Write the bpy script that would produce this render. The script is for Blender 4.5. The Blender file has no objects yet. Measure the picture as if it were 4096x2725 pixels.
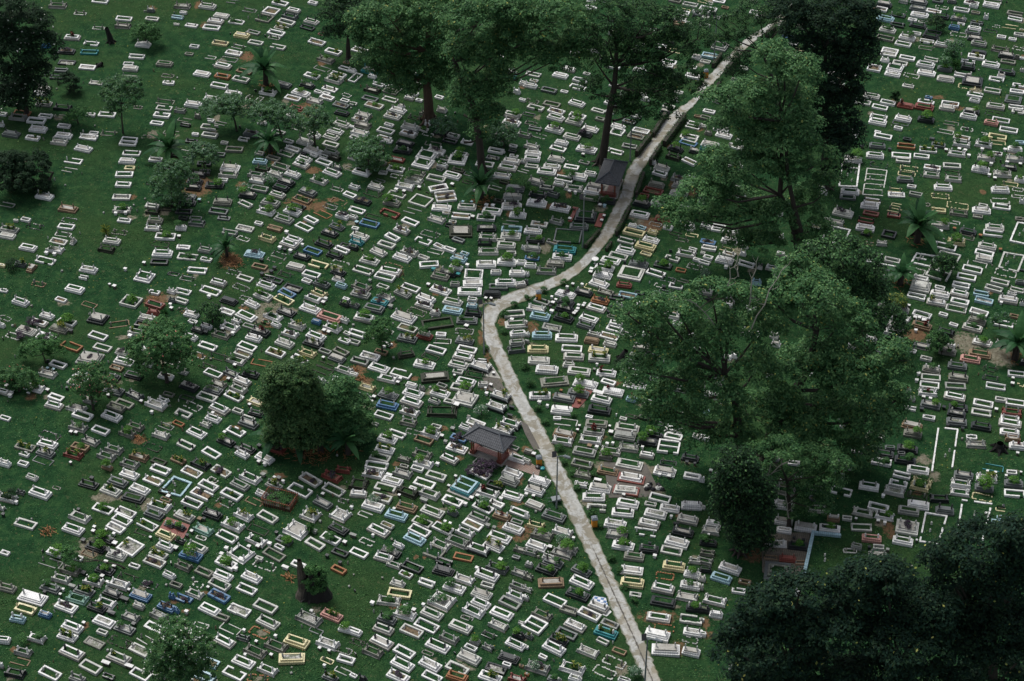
EXPO=0.5
DATA="""
T 0 0
650,75,200,gp 900,158,140,wl 1125,18,190,wf 1690,118,95,ks 1390,216,190,wf 1705,215,160,wf 1378,292,180,gp 1105,312,140,wl 812,415,185,wd! 1022,483,180,wf 745,570,200,kd* 1002,582,200,tf 1535,640,180,wf 1605,500,180,ws 750,702,200,kf 690,795,150,kf 980,762,190,wf 1440,720,120,wf 1462,775,180,wd 1450,882,190,gs 1845,718,195,gd 1880,850,140,gl 1890,935,140,wf 640,868,160,kf 1080,942,160,wf 490,1000,150,gd 450,1045,160,wd 185,1165,190,kf 495,1165,190,gd% 705,1210,210,kp 30,1285,110,wf 205,1320,200,gp 250,1270,200,of 512,1305,165,wf 410,1362,220,wf 680,1310,150,gl 1020,1295,100,wf 1200,1288,200,wf 1545,1208,105,gl 1850,1145,210,gl 1840,1220,190,wf 1815,1300,200,wf 1760,1385,160,wf 20,1405,70,ws 432,1460,210,wd 720,1420,150,wf 130,1510,210,ks 715,1525,200,wd 1052,1490,110,wf 995,1535,210,wf 1220,1492,185,gl 370,1560,170,wf 1450,1562,190,wf 1640,1530,110,gl
T 700 0
85,65,190,gp 365,68,205,wd 95,143,85,wf 30,195,140,cf 650,15,155,gl 20,272,70,wf 185,283,150,wf 520,170,190,wd 455,235,195,wd 410,308,205,wf 690,245,190,wf+ 835,118,170,gl 880,372,165,gf 1080,135,210,wfD 1005,215,210,gfD 1180,45,200,wf+ 1545,40,120,wf 1330,130,170,wd 1290,195,190,kp 1530,250,185,wd 1485,320,180,kf 1250,265,210,wf 1190,320,170,wl% 1135,380,210,wf 1110,430,140,wl 750,405,190,yd 905,490,185,wf 1155,535,185,wf 715,535,170,wl 510,495,195,yf 220,530,115,wf 160,612,105,gf 660,612,200,wf 610,680,200,gl 400,655,130,wl 540,755,210,wd 305,835,205,wd 535,868,195,of 780,810,195,nf 740,900,205,wf 498,968,205,wf 650,1055,210,wd 420,1115,210,wd 205,1178,205,wd 1590,478,210,wf 1660,388,120,rl 1775,585,205,wf% 1690,665,210,gp+ 1650,765,205,gl 1535,850,195,wf+ 1830,840,195,wf% 1900,765,150,wf 1780,895,220,wp% 1735,1000,195,wf 1215,950,200,kd 1480,960,190,kd+ 1410,1045,230,wd+ 1320,1100,200,wf 1605,1035,100,wf 1695,1060,100,wf 1705,1105,180,wf 1565,1140,190,gp 1040,1030,200,wp+ 825,1085,65,wlv 940,1110,80,wlv 865,1180,90,gl 1365,1220,190,rd 255,1310,75,gs 395,1355,100,wf 385,1432,200,wf 390,1520,190,gf 1905,1135,110,wf 1860,1190,200,kf* 1870,1275,180,kd 1870,1400,210,wd 1800,1475,200,wd 1750,1540,200,gd 860,1500,200,kd* 230,1515,80,wf 975,1365,110,ws 1560,1525,160,wd 770,1560,130,wf 1920,1070,120,wl 1920,700,80,nl
T 1400 0
115,570,215,wf 25,790,110,wd 60,870,120,wfv 225,790,215,ts 250,850,105,ws 320,945,140,wf+ 250,1005,200,mp 455,1020,190,gd 500,975,190,wl 40,650,120,gl 225,1110,200,gf 270,1190,230,wf+ 450,1115,190,wf 665,1100,125,wd 720,1055,110,wf+ 775,1130,90,wf 540,1240,205,wd 480,1310,215,wd* 575,1195,90,ws 30,1170,110,wf 155,1300,190,gp 110,1345,190,gp* 145,1410,200,gp 110,1490,215,wp 20,1430,60,wf 400,1475,215,wf 675,1440,220,wd 655,1510,215,wd* 825,1465,120,wf+ 380,1555,190,wf 50,1545,120,wf 870,1395,80,ws 1800,815,140,wd 1800,865,130,tf 1945,945,110,wd 1870,1040,90,ws 1930,1130,80,wf 1820,1290,210,wd+ 1810,1370,220,wd* 1540,1430,100,yf 1160,1530,150,wf 1030,1240,130,ws 1350,1240,90,wd 1000,1100,110,wf 760,860,90,ts 750,940,110,wf 1700,640,60,wf 740,990,100,kf
T 2100 0
870,10,90,wf 735,85,150,wf 740,20,110,wf 970,265,120,kf 980,380,110,ws 1100,460,70,ws 740,575,100,ws 560,600,120,ws 490,785,165,wd 95,835,185,wf 395,850,190,wd 100,908,105,wf 60,965,170,wd 620,910,190,wf 270,1020,190,kf 590,985,205,wf 440,1030,95,wf 690,835,90,wf 985,760,180,wf 580,1165,200,wd 300,1175,210,gf 120,1215,205,wf 350,1255,205,wf* 345,1325,210,wd 585,1310,210,wf+ 550,1370,210,wd+ 330,1455,220,wd+ 730,1450,200,wd 820,1240,170,wf 840,1340,120,gf 670,1500,180,ks* 525,1535,210,wd 1040,1415,180,wd 1035,1480,190,wfD 1300,1470,210,wf 1240,1535,205,gf 80,1140,160,gl 955,1160,150,wf 950,1250,120,wf 70,1380,150,gl 160,1520,170,gl 1850,60,185,wf 1760,150,180,wf 1800,120,110,yl 1740,215,180,wfD 1720,275,150,nf 1920,190,110,ks 1910,140,90,wf 1680,15,150,gf 1830,265,90,wf 1705,378,120,wf 1480,420,150,wf 1600,480,150,ks 1500,520,190,wf 1290,510,120,wf 1250,580,120,wf 1700,570,180,yl 1610,690,190,wf 1600,740,130,wf 1700,880,110,ks 1720,1040,110,wf 1690,1120,60,ws 1610,1190,150,wf 1570,1250,120,ks 1330,1050,90,wf 1350,1100,110,ws 1870,750,120,wf 1920,640,110,ws 1880,860,180,wf 1100,1045,80,ws 1000,960,130,wf 990,690,100,wf 800,580,90,ws 1890,1410,200,wfD+ 1840,1540,220,wf+ 1930,1310,80,nf 860,680,60,ws 1280,790,160,ws 1230,690,110,gf 1450,350,120,wf
T 2800 0
30,15,110,yl 215,15,150,wf 105,35,90,wl 580,12,150,wf 90,110,210,wf 60,170,130,gd 60,210,90,wf 280,90,90,nf 50,300,130,wf 190,210,80,wf 640,155,190,wf 660,200,100,wf 1110,230,170,wd 1120,285,130,gs 990,415,160,bf 1040,485,120,wf 1180,440,90,ws 1230,470,90,wf 1100,575,130,yd 970,585,90,ws 220,525,220,gdD 120,630,220,cf 60,690,130,wf 490,765,110,wf 380,895,80,ws 1240,520,90,ws 1480,640,90,ws 1060,645,60,ws 1440,830,130,wf 1600,830,130,wf 1700,860,110,wf 270,1100,130,wf 100,1260,150,wf 60,1330,130,gf 30,1420,90,wf 235,1450,190,wd 265,1520,200,wd 90,1500,90,gd 180,1140,90,ws 1650,1180,80,wf 1580,980,90,ws 1500,930,90,ws 1710,1480,150,wf 1700,1530,120,wf
T 3396 0
30,130,90,wf 390,50,190,ks 610,10,100,wp 340,105,190,wf* 545,165,190,kf+ 780,20,210,kd 770,90,200,kd 790,165,215,wd 995,12,130,kf 1150,15,110,ks 950,120,180,wf 1260,115,190,wf 1370,40,180,wf* 1395,75,110,wd 1610,25,210,wf 1590,70,200,wd 1030,185,190,kd 1225,215,190,kd+ 1415,150,110,gf 1855,165,190,gf 1860,220,175,wf 405,215,210,cd 710,225,110,wf 830,240,110,wl 1040,80,150,wl 540,285,180,kf 770,285,200,kd 430,340,200,wd+ 1255,275,90,wf 1175,320,135,bd 1430,265,150,kf% 1645,300,95,wl 1800,305,190,yl 1530,205,60,ws 755,385,110,wf 650,430,200,wd+ 405,435,210,gf 940,370,200,kf 910,415,190,kd 1225,395,190,wl 1400,330,160,wd 1380,370,180,kd 1580,355,160,kl 1905,395,130,wf 1705,422,110,wf 1830,445,95,wf 1405,440,180,ks 1930,340,50,yf 605,500,195,wf 870,475,170,wf 1030,515,170,wd 1450,505,185,gd 1110,470,90,wl 870,545,190,gl 1900,545,140,wl 1690,560,210,gp 450,590,225,wfD 1450,600,180,ks 1760,630,200,ks 1880,645,60,gs 1935,655,60,wf 650,655,190,wf 400,680,110,wd 1420,655,200,wf% 920,675,170,wf 570,710,180,gf 1330,710,170,wf 1780,700,180,gf 855,735,220,wd 1585,735,210,wd 515,765,220,wdD 280,775,190,wfD 1330,770,170,kd 1070,780,180,kd+ 485,835,190,wd 865,820,220,wd 1765,810,200,kd 1940,790,60,gd 700,850,180,wl 1080,885,210,ws 1260,850,180,wf 1700,855,100,ws 1650,890,180,wf 1380,910,270,kdD 1340,860,60,gs 660,970,140,wf 1320,970,200,yl 1605,1015,200,wf 1900,955,150,wf 1880,1025,170,wf 890,1100,90,bf 250,1085,200,gd 1410,1065,190,wf 1405,1125,130,wd 1840,1105,220,gdD 150,1150,200,wf 435,1155,185,wf 80,1195,180,wf 345,1205,190,wf 70,1250,180,gd 860,1150,200,wf 840,1205,230,rd 630,1180,200,rs! 1130,1175,210,wf 1095,1220,190,wd 1640,1190,220,wd 1870,1200,180,wf 1890,1250,150,gf 1370,1250,190,ks+ 1335,1310,200,wd 1620,1275,200,kl 330,1310,210,wf 320,1365,215,wd 605,1330,200,wd 1700,1345,215,wf 1590,1380,170,rd 95,1380,210,ys+ 860,1345,200,kd+ 1140,1385,180,gl 580,1370,190,kl 550,1435,105,wf 320,1475,80,wf 1080,1475,190,gl 1785,1460,220,wf 380,1525,215,wf 1320,1450,140,wl* 1660,1540,220,yf 1260,1545,200,wf+ 1510,1500,80,wl 50,1510,130,wf 930,1555,60,kf 650,1560,100,kf
T 0 560
370,20,180,wf 665,30,190,wp 935,95,215,wd@12 980,2,190,wf 1435,30,205,wf@6 825,235,210,wf 780,335,180,wl 155,255,155,wf 1475,145,205,wf@3 1425,235,190,wd@4 1455,320,120,yf 1395,395,200,wf@2 1385,515,180,wf@3 1365,655,205,wf@2 500,625,215,wd% 80,725,180,gl 765,770,230,nd@10 1370,790,200,wp+@3 1395,912,160,wf 775,900,175,kl 105,1010,230,gd% 85,1080,200,wd 290,897,120,wf 180,910,60,gf 390,970,200,kl 745,980,200,wf 710,1065,190,wl 660,1150,215,wf 620,1240,210,wp+ 320,1215,215,wd 515,1365,240,wf 1340,1040,170,gl 1255,1140,205,wd 1195,1230,190,mp 825,1150,60,wsv 1740,910,180,gd 1710,990,170,wp 1855,1085,230,wf+@5 1800,1165,190,ml 1820,1268,230,wd@2 1785,1365,200,kf@2 995,1460,215,wd 940,1550,110,wf 30,1415,80,yf 235,1400,140,kd% 360,1440,90,nsv 1615,1375,40,wx 1405,1447,40,wx 1620,1530,240,wdD 1300,835,40,wx 1410,828,40,wx 525,1280,42,wx 615,1293,42,wx
T 700 560
555,35,90,wf 755,8,120,wf 665,115,200,gf@4 500,170,130,kf 950,160,110,wf 955,255,175,cd@10 620,315,230,ws@8 600,385,220,wp 535,455,120,wf 445,510,215,kd+@4 265,385,180,ks 225,470,190,kd 210,540,180,kd 150,640,190,kd 140,710,200,kd 100,810,190,kf@3 95,885,110,kf 70,985,130,ws+@3 1245,170,200,gf 1325,115,190,wf 1460,30,210,gs 1745,55,200,wf 1545,125,230,ws 1440,165,80,kf 1560,180,100,wf 1750,145,190,gd 1450,225,190,wd 1670,192,110,wf 1415,290,205,wd+ 1670,258,205,wf 1190,315,220,gf 910,400,190,gp 1125,395,180,gp 1320,400,195,wd 1760,370,230,wd@25 1820,315,100,ks 1615,460,210,wp+ 925,465,180,wp 1245,485,220,kd 950,560,210,gf 1190,545,200,kd 815,620,210,ks+ 1150,620,200,wd 1490,590,220,kd+ 535,700,210,gs@4 790,725,180,wf@30 1070,710,230,gd+ 1020,800,215,wp+ 1430,665,230,nf% 1370,740,210,kf 1315,800,215,wd+ 1740,745,170,gl 1655,820,220,ol@30 1830,690,200,nl 490,810,225,kf 550,885,150,kf 1220,885,240,gd 940,942,105,wf@20 785,1000,215,wf 1120,990,185,nf 1035,1100,200,yp 1525,890,185,wf@30 1445,965,220,wf@32 1880,850,180,wd* 1815,965,195,kd% 1735,1040,210,kd% 1335,1105,210,wd 1280,1165,230,wd 1670,1160,225,kd@25 1545,1250,225,bf@25 1425,1310,205,kd@22 1905,1190,130,kf@22 1790,1300,205,kd@25 1870,1240,190,wf@25 890,1275,240,cs*@12 345,1235,180,gd 140,1305,235,wf+@8 350,1340,140,wf 1130,1340,200,gl 1170,1290,200,gl 1355,1425,225,wd@20 1610,1410,240,yf@20 1850,1395,215,wl@25 950,1420,190,nf@18 250,1460,225,wf@8 785,1545,200,wf@20 1240,1510,190,ml@20 1830,1495,190,kd%@22 1060,1550,150,kf@20 1530,1520,220,wf@20 140,1550,180,gl 47,1083,40,wx 1230,1230,40,kx 1175,1205,45,wx 1295,1240,45,wx 970,1345,45,kx 1080,1475,45,kx 975,1500,45,kx 1115,1435,45,kx 1250,1028,45,wx 1428,1172,35,wx 275,680,40,cx 375,380,45,kx
T 1400 560
410,20,150,wf@15 620,45,215,kd 590,125,220,kd+@12 930,55,190,gl@12 965,125,220,ws*@15 1120,20,180,kf 1310,30,150,wf 1240,160,190,wd+ 860,180,260,wdD@18 820,260,270,wdD@18 1205,220,230,wdD+@8 30,200,120,wd 530,225,180,rf@15 515,330,210,wf+@12 130,360,220,wd@18 372,365,105,wf@10 735,370,235,gp@15 520,405,150,wl@20 1035,290,140,wd+ 1005,330,90,kf 1145,395,215,wd@17 965,430,230,wf@15 715,450,215,wp+@15 615,520,220,wp@15 290,530,190,wd@22 50,530,120,wp 255,600,220,ml@20 525,615,225,gf@18 795,680,290,wfD@22 990,535,230,wf*@-18 1070,630,260,wfD*@-12 80,790,205,wf@22 145,690,210,kd*@20 470,710,210,gd+@18 445,835,240,rf@22 700,800,210,gl@22 1025,760,225,wd@5 1310,750,220,wd@5 1080,815,95,wf@5 1245,855,220,wf@5 260,865,200,ml@20 40,870,110,wd@20 220,945,240,bf@20 675,925,215,wf@24 970,890,210,wp@20 1150,925,90,wf@5 1240,1030,260,mdD@-3 60,995,90,wf@20 580,1020,200,wd*@26 110,1080,230,wd@22 475,1100,190,wf@30 75,1145,180,td@20 40,1210,130,kd@20 410,1180,220,gf@22 900,1060,225,gl@22 820,1140,210,wf@24 1000,1200,140,wf@28 1115,1240,150,wf@25 665,1260,210,wp*@20 960,1255,190,gl@20 320,1260,210,wd@28 585,1320,230,wd@22 220,1360,240,wd+@18 825,1325,140,wf@25 1220,1340,200,cd@22 1285,1285,110,cf@22 885,1400,225,wf@-7 1100,1490,220,kd+@18 1190,1430,160,wd+@20 150,1475,250,wf@22 450,1475,270,wd@15 480,1420,220,nl@20 390,1545,250,wf@15 1010,1530,220,gd@18 1385,1510,215,wfD@1 1635,1490,120,wd@0 1550,1260,225,wp@2 1525,1405,225,wd@2 1635,120,190,wf@12 1600,200,160,kf 1510,270,220,wf@10 1830,60,100,wf 1820,120,100,kf 1835,178,110,wf@10 1810,245,215,wd@12 1765,315,230,wd@12 1700,400,210,wp@10 1850,550,220,gs@5 1820,640,220,gs@5 1810,745,235,ws*@5 1590,805,235,wd@8 1525,880,215,wf+@5 1530,1000,220,kd@2 1810,1010,235,cf@3 1800,1090,235,gd+@5 1880,845,200,ws+@5 1540,1110,200,wp@2 1510,1165,150,kp@2 1690,1140,100,wf@5 1750,1195,215,wd@5 1800,935,180,gl@5 1805,1285,110,wf@2 1755,1380,215,wd+@2 1920,1380,120,wd@2 1870,1500,180,wd@2 1945,1220,60,wd 1710,130,60,wf 1940,250,70,wd 518,560,42,wx 605,578,42,wx 775,532,42,wx 75,925,42,cx 1145,493,42,wx 1375,865,45,wx 1313,1413,42,wx 1210,1510,50,tx 935,1450,50,tx 1265,692,30,cx 1363,697,30,cx 1528,735,45,wx 1600,740,45,wx
T 2100 560
410,35,165,wd@15 370,95,200,wf@20 550,5,120,wf 690,105,250,wd+@14 90,145,190,wd@5 80,215,190,wd@8 75,300,160,wf@8 350,215,200,ws@12 300,310,215,wd@8 245,360,230,wd@8 520,305,180,wf@10 730,380,150,wd@12 590,420,230,wd+@12 440,445,225,wf@12 380,505,140,wd@12 245,550,170,gf@12 545,545,210,wp@10 145,620,215,kd+@10 790,520,220,gs@12 755,590,220,wd@15 715,655,210,gf@12 915,690,215,kd+@10 130,715,240,ws*@8 395,770,245,wd*@12 1015,135,190,wf@20 1170,75,180,gf@12 680,860,260,kdD@5 605,970,220,gd@5 160,950,200,wf@10 90,1030,210,wd@5 115,1125,220,kd+@5 480,1075,330,gfD@5 85,1225,190,gs@5 445,1225,265,td@5 415,1310,230,wd+@5 80,1325,170,bf+@5 340,1385,200,gd@5 60,1410,140,wd@5 240,1465,225,gp@5 20,1510,60,wd 1685,115,190,ks+@22 1830,45,215,bf@20 1900,140,140,ks 1840,10,190,wf@20 1840,260,180,wf@30 1530,325,190,ws@20 1510,390,180,wf@20 1440,270,60,wd 1725,445,190,gp*@15 1860,430,80,wf@15 1470,510,200,gs@15 1435,580,240,rf@15 1335,635,120,rf@15 1745,520,215,gs@15 1720,600,220,ws+@15 1305,720,210,ks+@15 1480,710,160,ws@10 1285,845,235,wd@15 1545,890,200,rs@12 1460,950,150,gl 1840,980,150,ws@12 1205,970,110,wd@15 1305,990,110,cf@20 1220,1045,260,yf@18 1430,1040,120,yd@15 1600,980,120,ws 1135,1130,210,wf@18 1410,1125,200,wd@18 1870,1065,150,yl@15 1760,1120,150,gl@15 1350,1195,250,yd@18 1125,1240,230,wd@15 1355,1275,140,yf@20 1045,1300,230,wf@18 960,1345,240,wd@15 890,1430,240,wd+@15 1270,1390,240,ks+@12 1545,1405,220,kf+@15 1805,1270,230,wp@15 1880,1225,100,wf 1745,1455,130,of@15 1190,1490,330,wdD@15 870,1510,230,ws+@15 1465,1490,235,wf@20 1900,1420,180,gl 1920,1345,90,wf@20 1900,500,70,ws 1945,630,60,wf 120,480,200,gs 840,740,40,wx 890,745,40,cx 550,778,38,rx 502,890,38,wx 885,860,35,wx 858,910,35,wx 650,165,35,wx 498,590,38,wx 565,600,38,wx 745,1445,45,wx 735,1480,45,wx
T 2800 560
110,60,220,ws@15 400,80,180,wf@20 430,10,80,ws 40,120,110,td@15 390,300,180,wd@15 230,230,110,ws 1715,215,200,wp+@3 1360,450,80,of@8 1355,530,110,wd@8 1385,600,90,wd@8 1680,570,220,wd@8 1655,640,190,kf@8 1600,820,250,ws*@15 1515,925,190,wp@12 430,540,120,ws 430,620,180,ws@20 960,720,90,cd 930,680,70,ws 890,830,90,ws 910,1090,60,ws 1300,975,150,gl 205,985,180,wfD@15 60,965,130,wd 350,1035,110,wd 90,1140,190,bf*@15 330,1130,200,wd@15 440,1020,90,ws 100,1215,180,wf@15 300,1225,170,yl@20 325,1280,160,wf@20 90,1320,120,wf@18 30,1270,60,wf 275,1350,220,ws@15 50,1370,140,wf@20 500,1190,100,ws 480,1280,80,ws 520,1400,200,wf@20 800,1450,150,wd@15 900,1290,110,wd 670,1440,60,ws 290,1430,45,wx 800,750,80,ws 970,1330,70,ws 1420,885,60,gl 20,680,70,ws 1200,1150,90,gl 870,1530,100,ws
T 3396 560
290,175,210,wd@8 315,65,190,kd@5 585,175,225,wf@5 640,70,215,of@8 660,20,180,kf 885,115,205,wf%@8 810,190,185,wf@8 1260,45,200,wp+@10 1505,50,200,wp+@10 1205,155,205,wp@8 1660,30,190,yl@8 1910,35,100,cf@5 1660,155,120,wf* 1535,200,205,wp+@8 1855,215,205,wp+@8 1855,110,170,wd+@8 1000,60,170,kf% 605,235,170,gf@8 335,275,200,kl@8 670,325,205,yl@10 645,385,200,yl@10 625,450,190,kd@5 930,325,200,wf*@10 920,400,190,wp@10 1150,300,210,wf@8 1165,450,190,gp@8 1160,380,180,ml 1470,335,220,ws+@12 1790,310,180,kd@8 1715,385,210,wp+@8 1905,455,120,wd+@8 1800,500,190,yl 1050,545,210,wd@4 515,560,170,yl@5 530,615,195,wf@6 700,530,110,wf* 745,620,160,gf 1020,640,200,yl@5 260,680,200,wf@8 230,740,220,wd@10 245,830,190,rf@12 190,910,190,rf@12 180,995,225,wd@12 500,855,160,rf@12 510,790,170,yl 530,730,120,yl 1000,800,170,yf@8 1215,745,250,yl@10 1225,820,210,gp@8 1690,570,210,wd@5 1890,640,140,wl@5 1890,560,130,wl 1690,690,210,wl@5 1705,755,210,wf@8 1480,795,220,wd@8 1500,740,110,wf 1440,860,120,gf@10 1020,960,210,gp+@10 1180,930,130,wl 1330,1030,200,kd@15 1310,1090,190,gl@15 1630,980,220,wd@8 1610,1045,225,wf@8 1910,890,110,gf@8 1200,1145,210,yp+@10 1075,1200,270,wf+@15 1545,1190,220,gd@12 1515,1265,230,wf@15 1510,1330,200,gd@12 365,1170,105,wp@8 225,1165,110,nl 325,1295,105,wf@15 235,1360,110,wf@8 480,1360,190,wf@15 415,1430,210,wf@15 740,1470,230,wl@15 1435,1390,230,wl@15 1380,1455,240,wf@15 1315,1535,230,wf@15 1755,1490,250,wl@15 1930,700,60,ws 1935,1460,50,kf 445,1075,190,kfD@15 180,1060,110,kf+ 800,1555,180,wf 400,1540,60,ws 850,730,120,gl 1085,115,40,wx 1232,105,40,wx 1300,120,40,wx 1340,178,40,wx 1490,105,40,wx 1745,112,40,wx 1495,255,40,wx 1590,270,40,wx 1768,252,40,wx 1915,275,40,wx 1568,400,40,wx 1630,435,40,wx 905,1000,40,wx 1025,1035,42,wx 1178,1000,38,ox 1470,1070,40,ox 1693,1225,38,ox 145,75,40,kx 455,105,40,kx
T 0 1120
45,118,110,wf@15 435,50,170,nl 840,105,230,wd@15 235,250,210,wd@22 685,222,145,wf@22 1000,270,190,nl@20 1470,245,260,wfD+@18 1740,285,230,rf@20 1720,365,150,rs@12 1655,440,220,wd@14 1610,510,210,kf@10 1535,590,200,wp%@12 1925,130,90,wp@20 1930,235,90,kd@20 1100,418,250,ksD@16 1330,490,240,nl@-14 530,400,180,wd@25 440,475,220,wd*@22 750,468,230,wf+@22 300,565,250,ws*@20 515,635,240,ws*@22 665,535,240,gs%@20 60,430,150,gl@22 25,515,80,wd@22 155,632,190,wl@22 1100,628,235,wf@22 800,742,270,of@25 1150,762,225,wf@20 1010,880,310,gsD*@12 1370,810,170,ws* 1390,920,240,wd@15 655,955,210,wf@22 540,1055,210,gp@20 1740,660,180,wd 1650,790,170,ws 1880,720,130,ws 1650,950,140,wd 1240,1100,240,kd@18 920,1090,220,wd@20 1310,1000,170,nf@20 840,1165,190,gf 1500,1080,220,kd@18 1860,1080,190,wd* 1280,1250,250,ks%@20 390,1205,240,wp+@20 45,1255,140,wd@20 630,1320,200,wf@22 610,1410,230,wd@20 860,1440,240,wp+@20 1395,1400,240,gf@25 1310,1440,230,gf@25 1515,1300,210,kp@28 1750,1400,260,wp@25 1830,1350,120,wp@25 930,1530,250,wf@20 1255,1535,250,wd@25 1890,1280,140,gf@22 60,1550,140,wf 1010,1360,160,gs+ 85,1190,50,wx 160,1215,40,wx 135,1255,45,wx 115,1295,50,wx 1230,55,30,wx 1283,72,45,wx 537,1240,42,wx 328,1270,42,wx 755,1222,35,kx 1220,1308,45,wx 1585,1372,38,wx 1702,1487,38,wx 1458,630,50,wx 537,998,32,cx 603,1012,32,cx 1912,285,35,wx 1922,328,42,wx 795,565,50,kx
T 700 1120
150,20,180,gl@10 490,30,200,wd@20 820,5,150,wf 740,80,200,gl@25 1025,60,235,wd@25 1120,5,200,kf 1320,100,235,kf@25 1255,160,220,bf@30 1220,225,250,yf%@30 1480,25,130,wf@25 1645,60,210,kd+@25 1865,80,145,cd@25 1830,5,150,ws 1620,160,190,yp@28 1555,215,210,wp@25 90,135,200,wf@15 400,125,260,wf@22 75,245,170,gf@25 605,230,220,ks@20 865,270,190,wd@28 990,180,240,wd+@28 580,360,200,wf@25 190,395,190,wd@18 200,480,120,wf@22 355,530,140,wd@22 800,405,265,wd@28 1100,410,230,wp+@28 1020,480,120,nf@25 1135,510,125,wd@28 1515,330,260,wd@25 1250,360,240,kd@28 1920,230,90,wf@25 1900,280,130,kd+@25 1740,420,310,rd@22 620,530,230,wp@25 690,470,100,wp@25 520,620,220,gp@25 260,575,160,kd@18 350,598,50,kx 180,650,170,wd@25 370,750,235,wf@22 960,590,240,kd!@22 885,660,200,wd@22 1370,520,200,wp%@25 1290,610,200,wp*@22 1585,475,115,bd@20 1765,535,220,wp+@25 1580,635,245,wd@25 1550,715,250,kd%@22 1930,600,100,wf@25 1900,680,150,wf@25 1230,720,235,gd@25 810,755,240,wf@25 765,840,220,wf@25 690,905,225,wp+@22 1130,830,240,wf%@25 1490,820,200,yp@25 1400,900,220,wf%@28 1860,800,200,gf@30 1815,870,215,ks@25 1650,1010,260,ml@25 1680,960,200,ml@25 485,865,240,ml@22 260,845,190,wl@22 970,935,240,ol@10 850,1060,210,kd+@20 430,1050,230,wf@28 755,1140,220,wd@28 710,1220,210,wp@28 485,1160,205,gp@28 80,1020,160,wd* 160,1185,240,ks*@22 430,1230,235,kd+@25 1860,1130,220,wf@20 1640,1130,110,ws 360,1310,250,wf@25 660,1300,240,wf%@28 910,1360,210,yp@25 200,1410,220,wl@32 500,1440,260,wd@28 705,1470,135,wf@25 910,1490,190,kd@20 95,1500,210,wf@25 430,1550,200,wd@25 820,1555,170,gf@25 1750,1210,120,ks@20 1900,460,90,wp 385,188,45,wx 535,560,40,wx 650,607,42,wx 1690,225,45,wx 1662,265,45,wx 1670,572,45,wx 1722,590,45,wx 672,960,42,wx 600,1110,38,wx 837,1398,38,wx 425,1490,38,wx 1663,875,35,wx
T 1400 1120
410,15,250,wf@20 130,85,240,gp@22 120,170,240,gd*@20 370,90,150,wf@25 680,95,230,wf@25 1015,115,260,wd*@22 590,155,210,gd%@28 400,200,210,wp+@28 335,255,210,td*@22 270,325,250,kd@20 40,290,150,kd+@22 165,430,260,wd+@15 850,215,235,wd@25 830,285,220,wd*@22 1150,250,240,wd@18 1375,40,220,wd@0 1340,130,270,wd@0 1370,225,120,wd@5 1365,290,125,cd@5 1150,345,240,cd@12 1380,375,200,kd@10 1310,455,240,kd+@2 1665,80,210,kf@2 1590,155,200,ks@2 1740,35,230,wd@2 1910,55,130,wd@-15 1175,50,110,gd@2 750,360,230,gl@22 955,375,130,ws!@12 605,415,310,ws@22 980,495,370,mf@-10 645,545,240,gf+@20 640,655,240,gd%@15 835,625,200,rs+@15 1020,620,120,wf@5 1035,690,200,wl@5 1280,580,210,gl@5 1285,690,220,kd%@12 965,790,240,wf@18 630,830,200,md@-14 80,600,210,wf@22 40,690,160,wf@22 390,720,180,wf@20 350,800,160,nf@20 225,850,240,wf@20 110,905,220,gf@20 325,975,260,wd@20 575,1050,260,wf@22 1310,785,240,wf@15 1270,860,250,wd@15 1215,950,240,wd@15 835,945,260,wd+@15 900,860,210,ml@25 950,1090,330,md@-8 1465,980,260,wpK@20 1480,915,110,wf@5 1210,1035,130,wf@15 1405,1060,235,ml@15 420,1100,230,wp@18 40,1050,110,wd@15 25,1150,80,wf 190,1200,200,yp@22 690,1185,140,wd@22 710,1270,260,wd@22 690,1380,275,wd@22 805,1220,80,gd 1300,1140,240,wd@15 1245,1215,250,wf+@15 1490,1175,115,wd@5 1030,1190,130,gf@25 1010,1275,240,wd+@22 945,1365,145,wd@25 1290,1330,310,wdD@18 160,1310,160,ws@20 430,1290,250,ks+@20 420,1410,265,bd@15 1110,1370,130,wf@15 670,1490,230,wp*@22 1030,1480,350,mp@3 1690,1310,240,wpK%@25 1640,1430,240,wpK@25 380,1530,230,wf@20 1840,375,240,wf@-8 1860,490,260,wd@-6 1880,600,190,wd@-8 1870,700,180,gd@-8 1865,780,200,gp@-8 565,1105,40,wx 537,1150,42,wx 270,1315,45,wx 237,1370,45,wx 877,55,42,wx 1520,208,35,wx 1580,210,35,wx 1305,522,50,wx 1813,440,45,wx 1610,1050,38,wx 1578,1180,38,wx 1518,1217,30,wx 1530,1275,42,wx 1195,1403,65,wx 455,300,55,gx 225,20,40,gx 1810,1430,70,kx 1790,1520,70,kx 1170,1075,30,wx 1330,1550,50,ws
T 2100 1120
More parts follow.
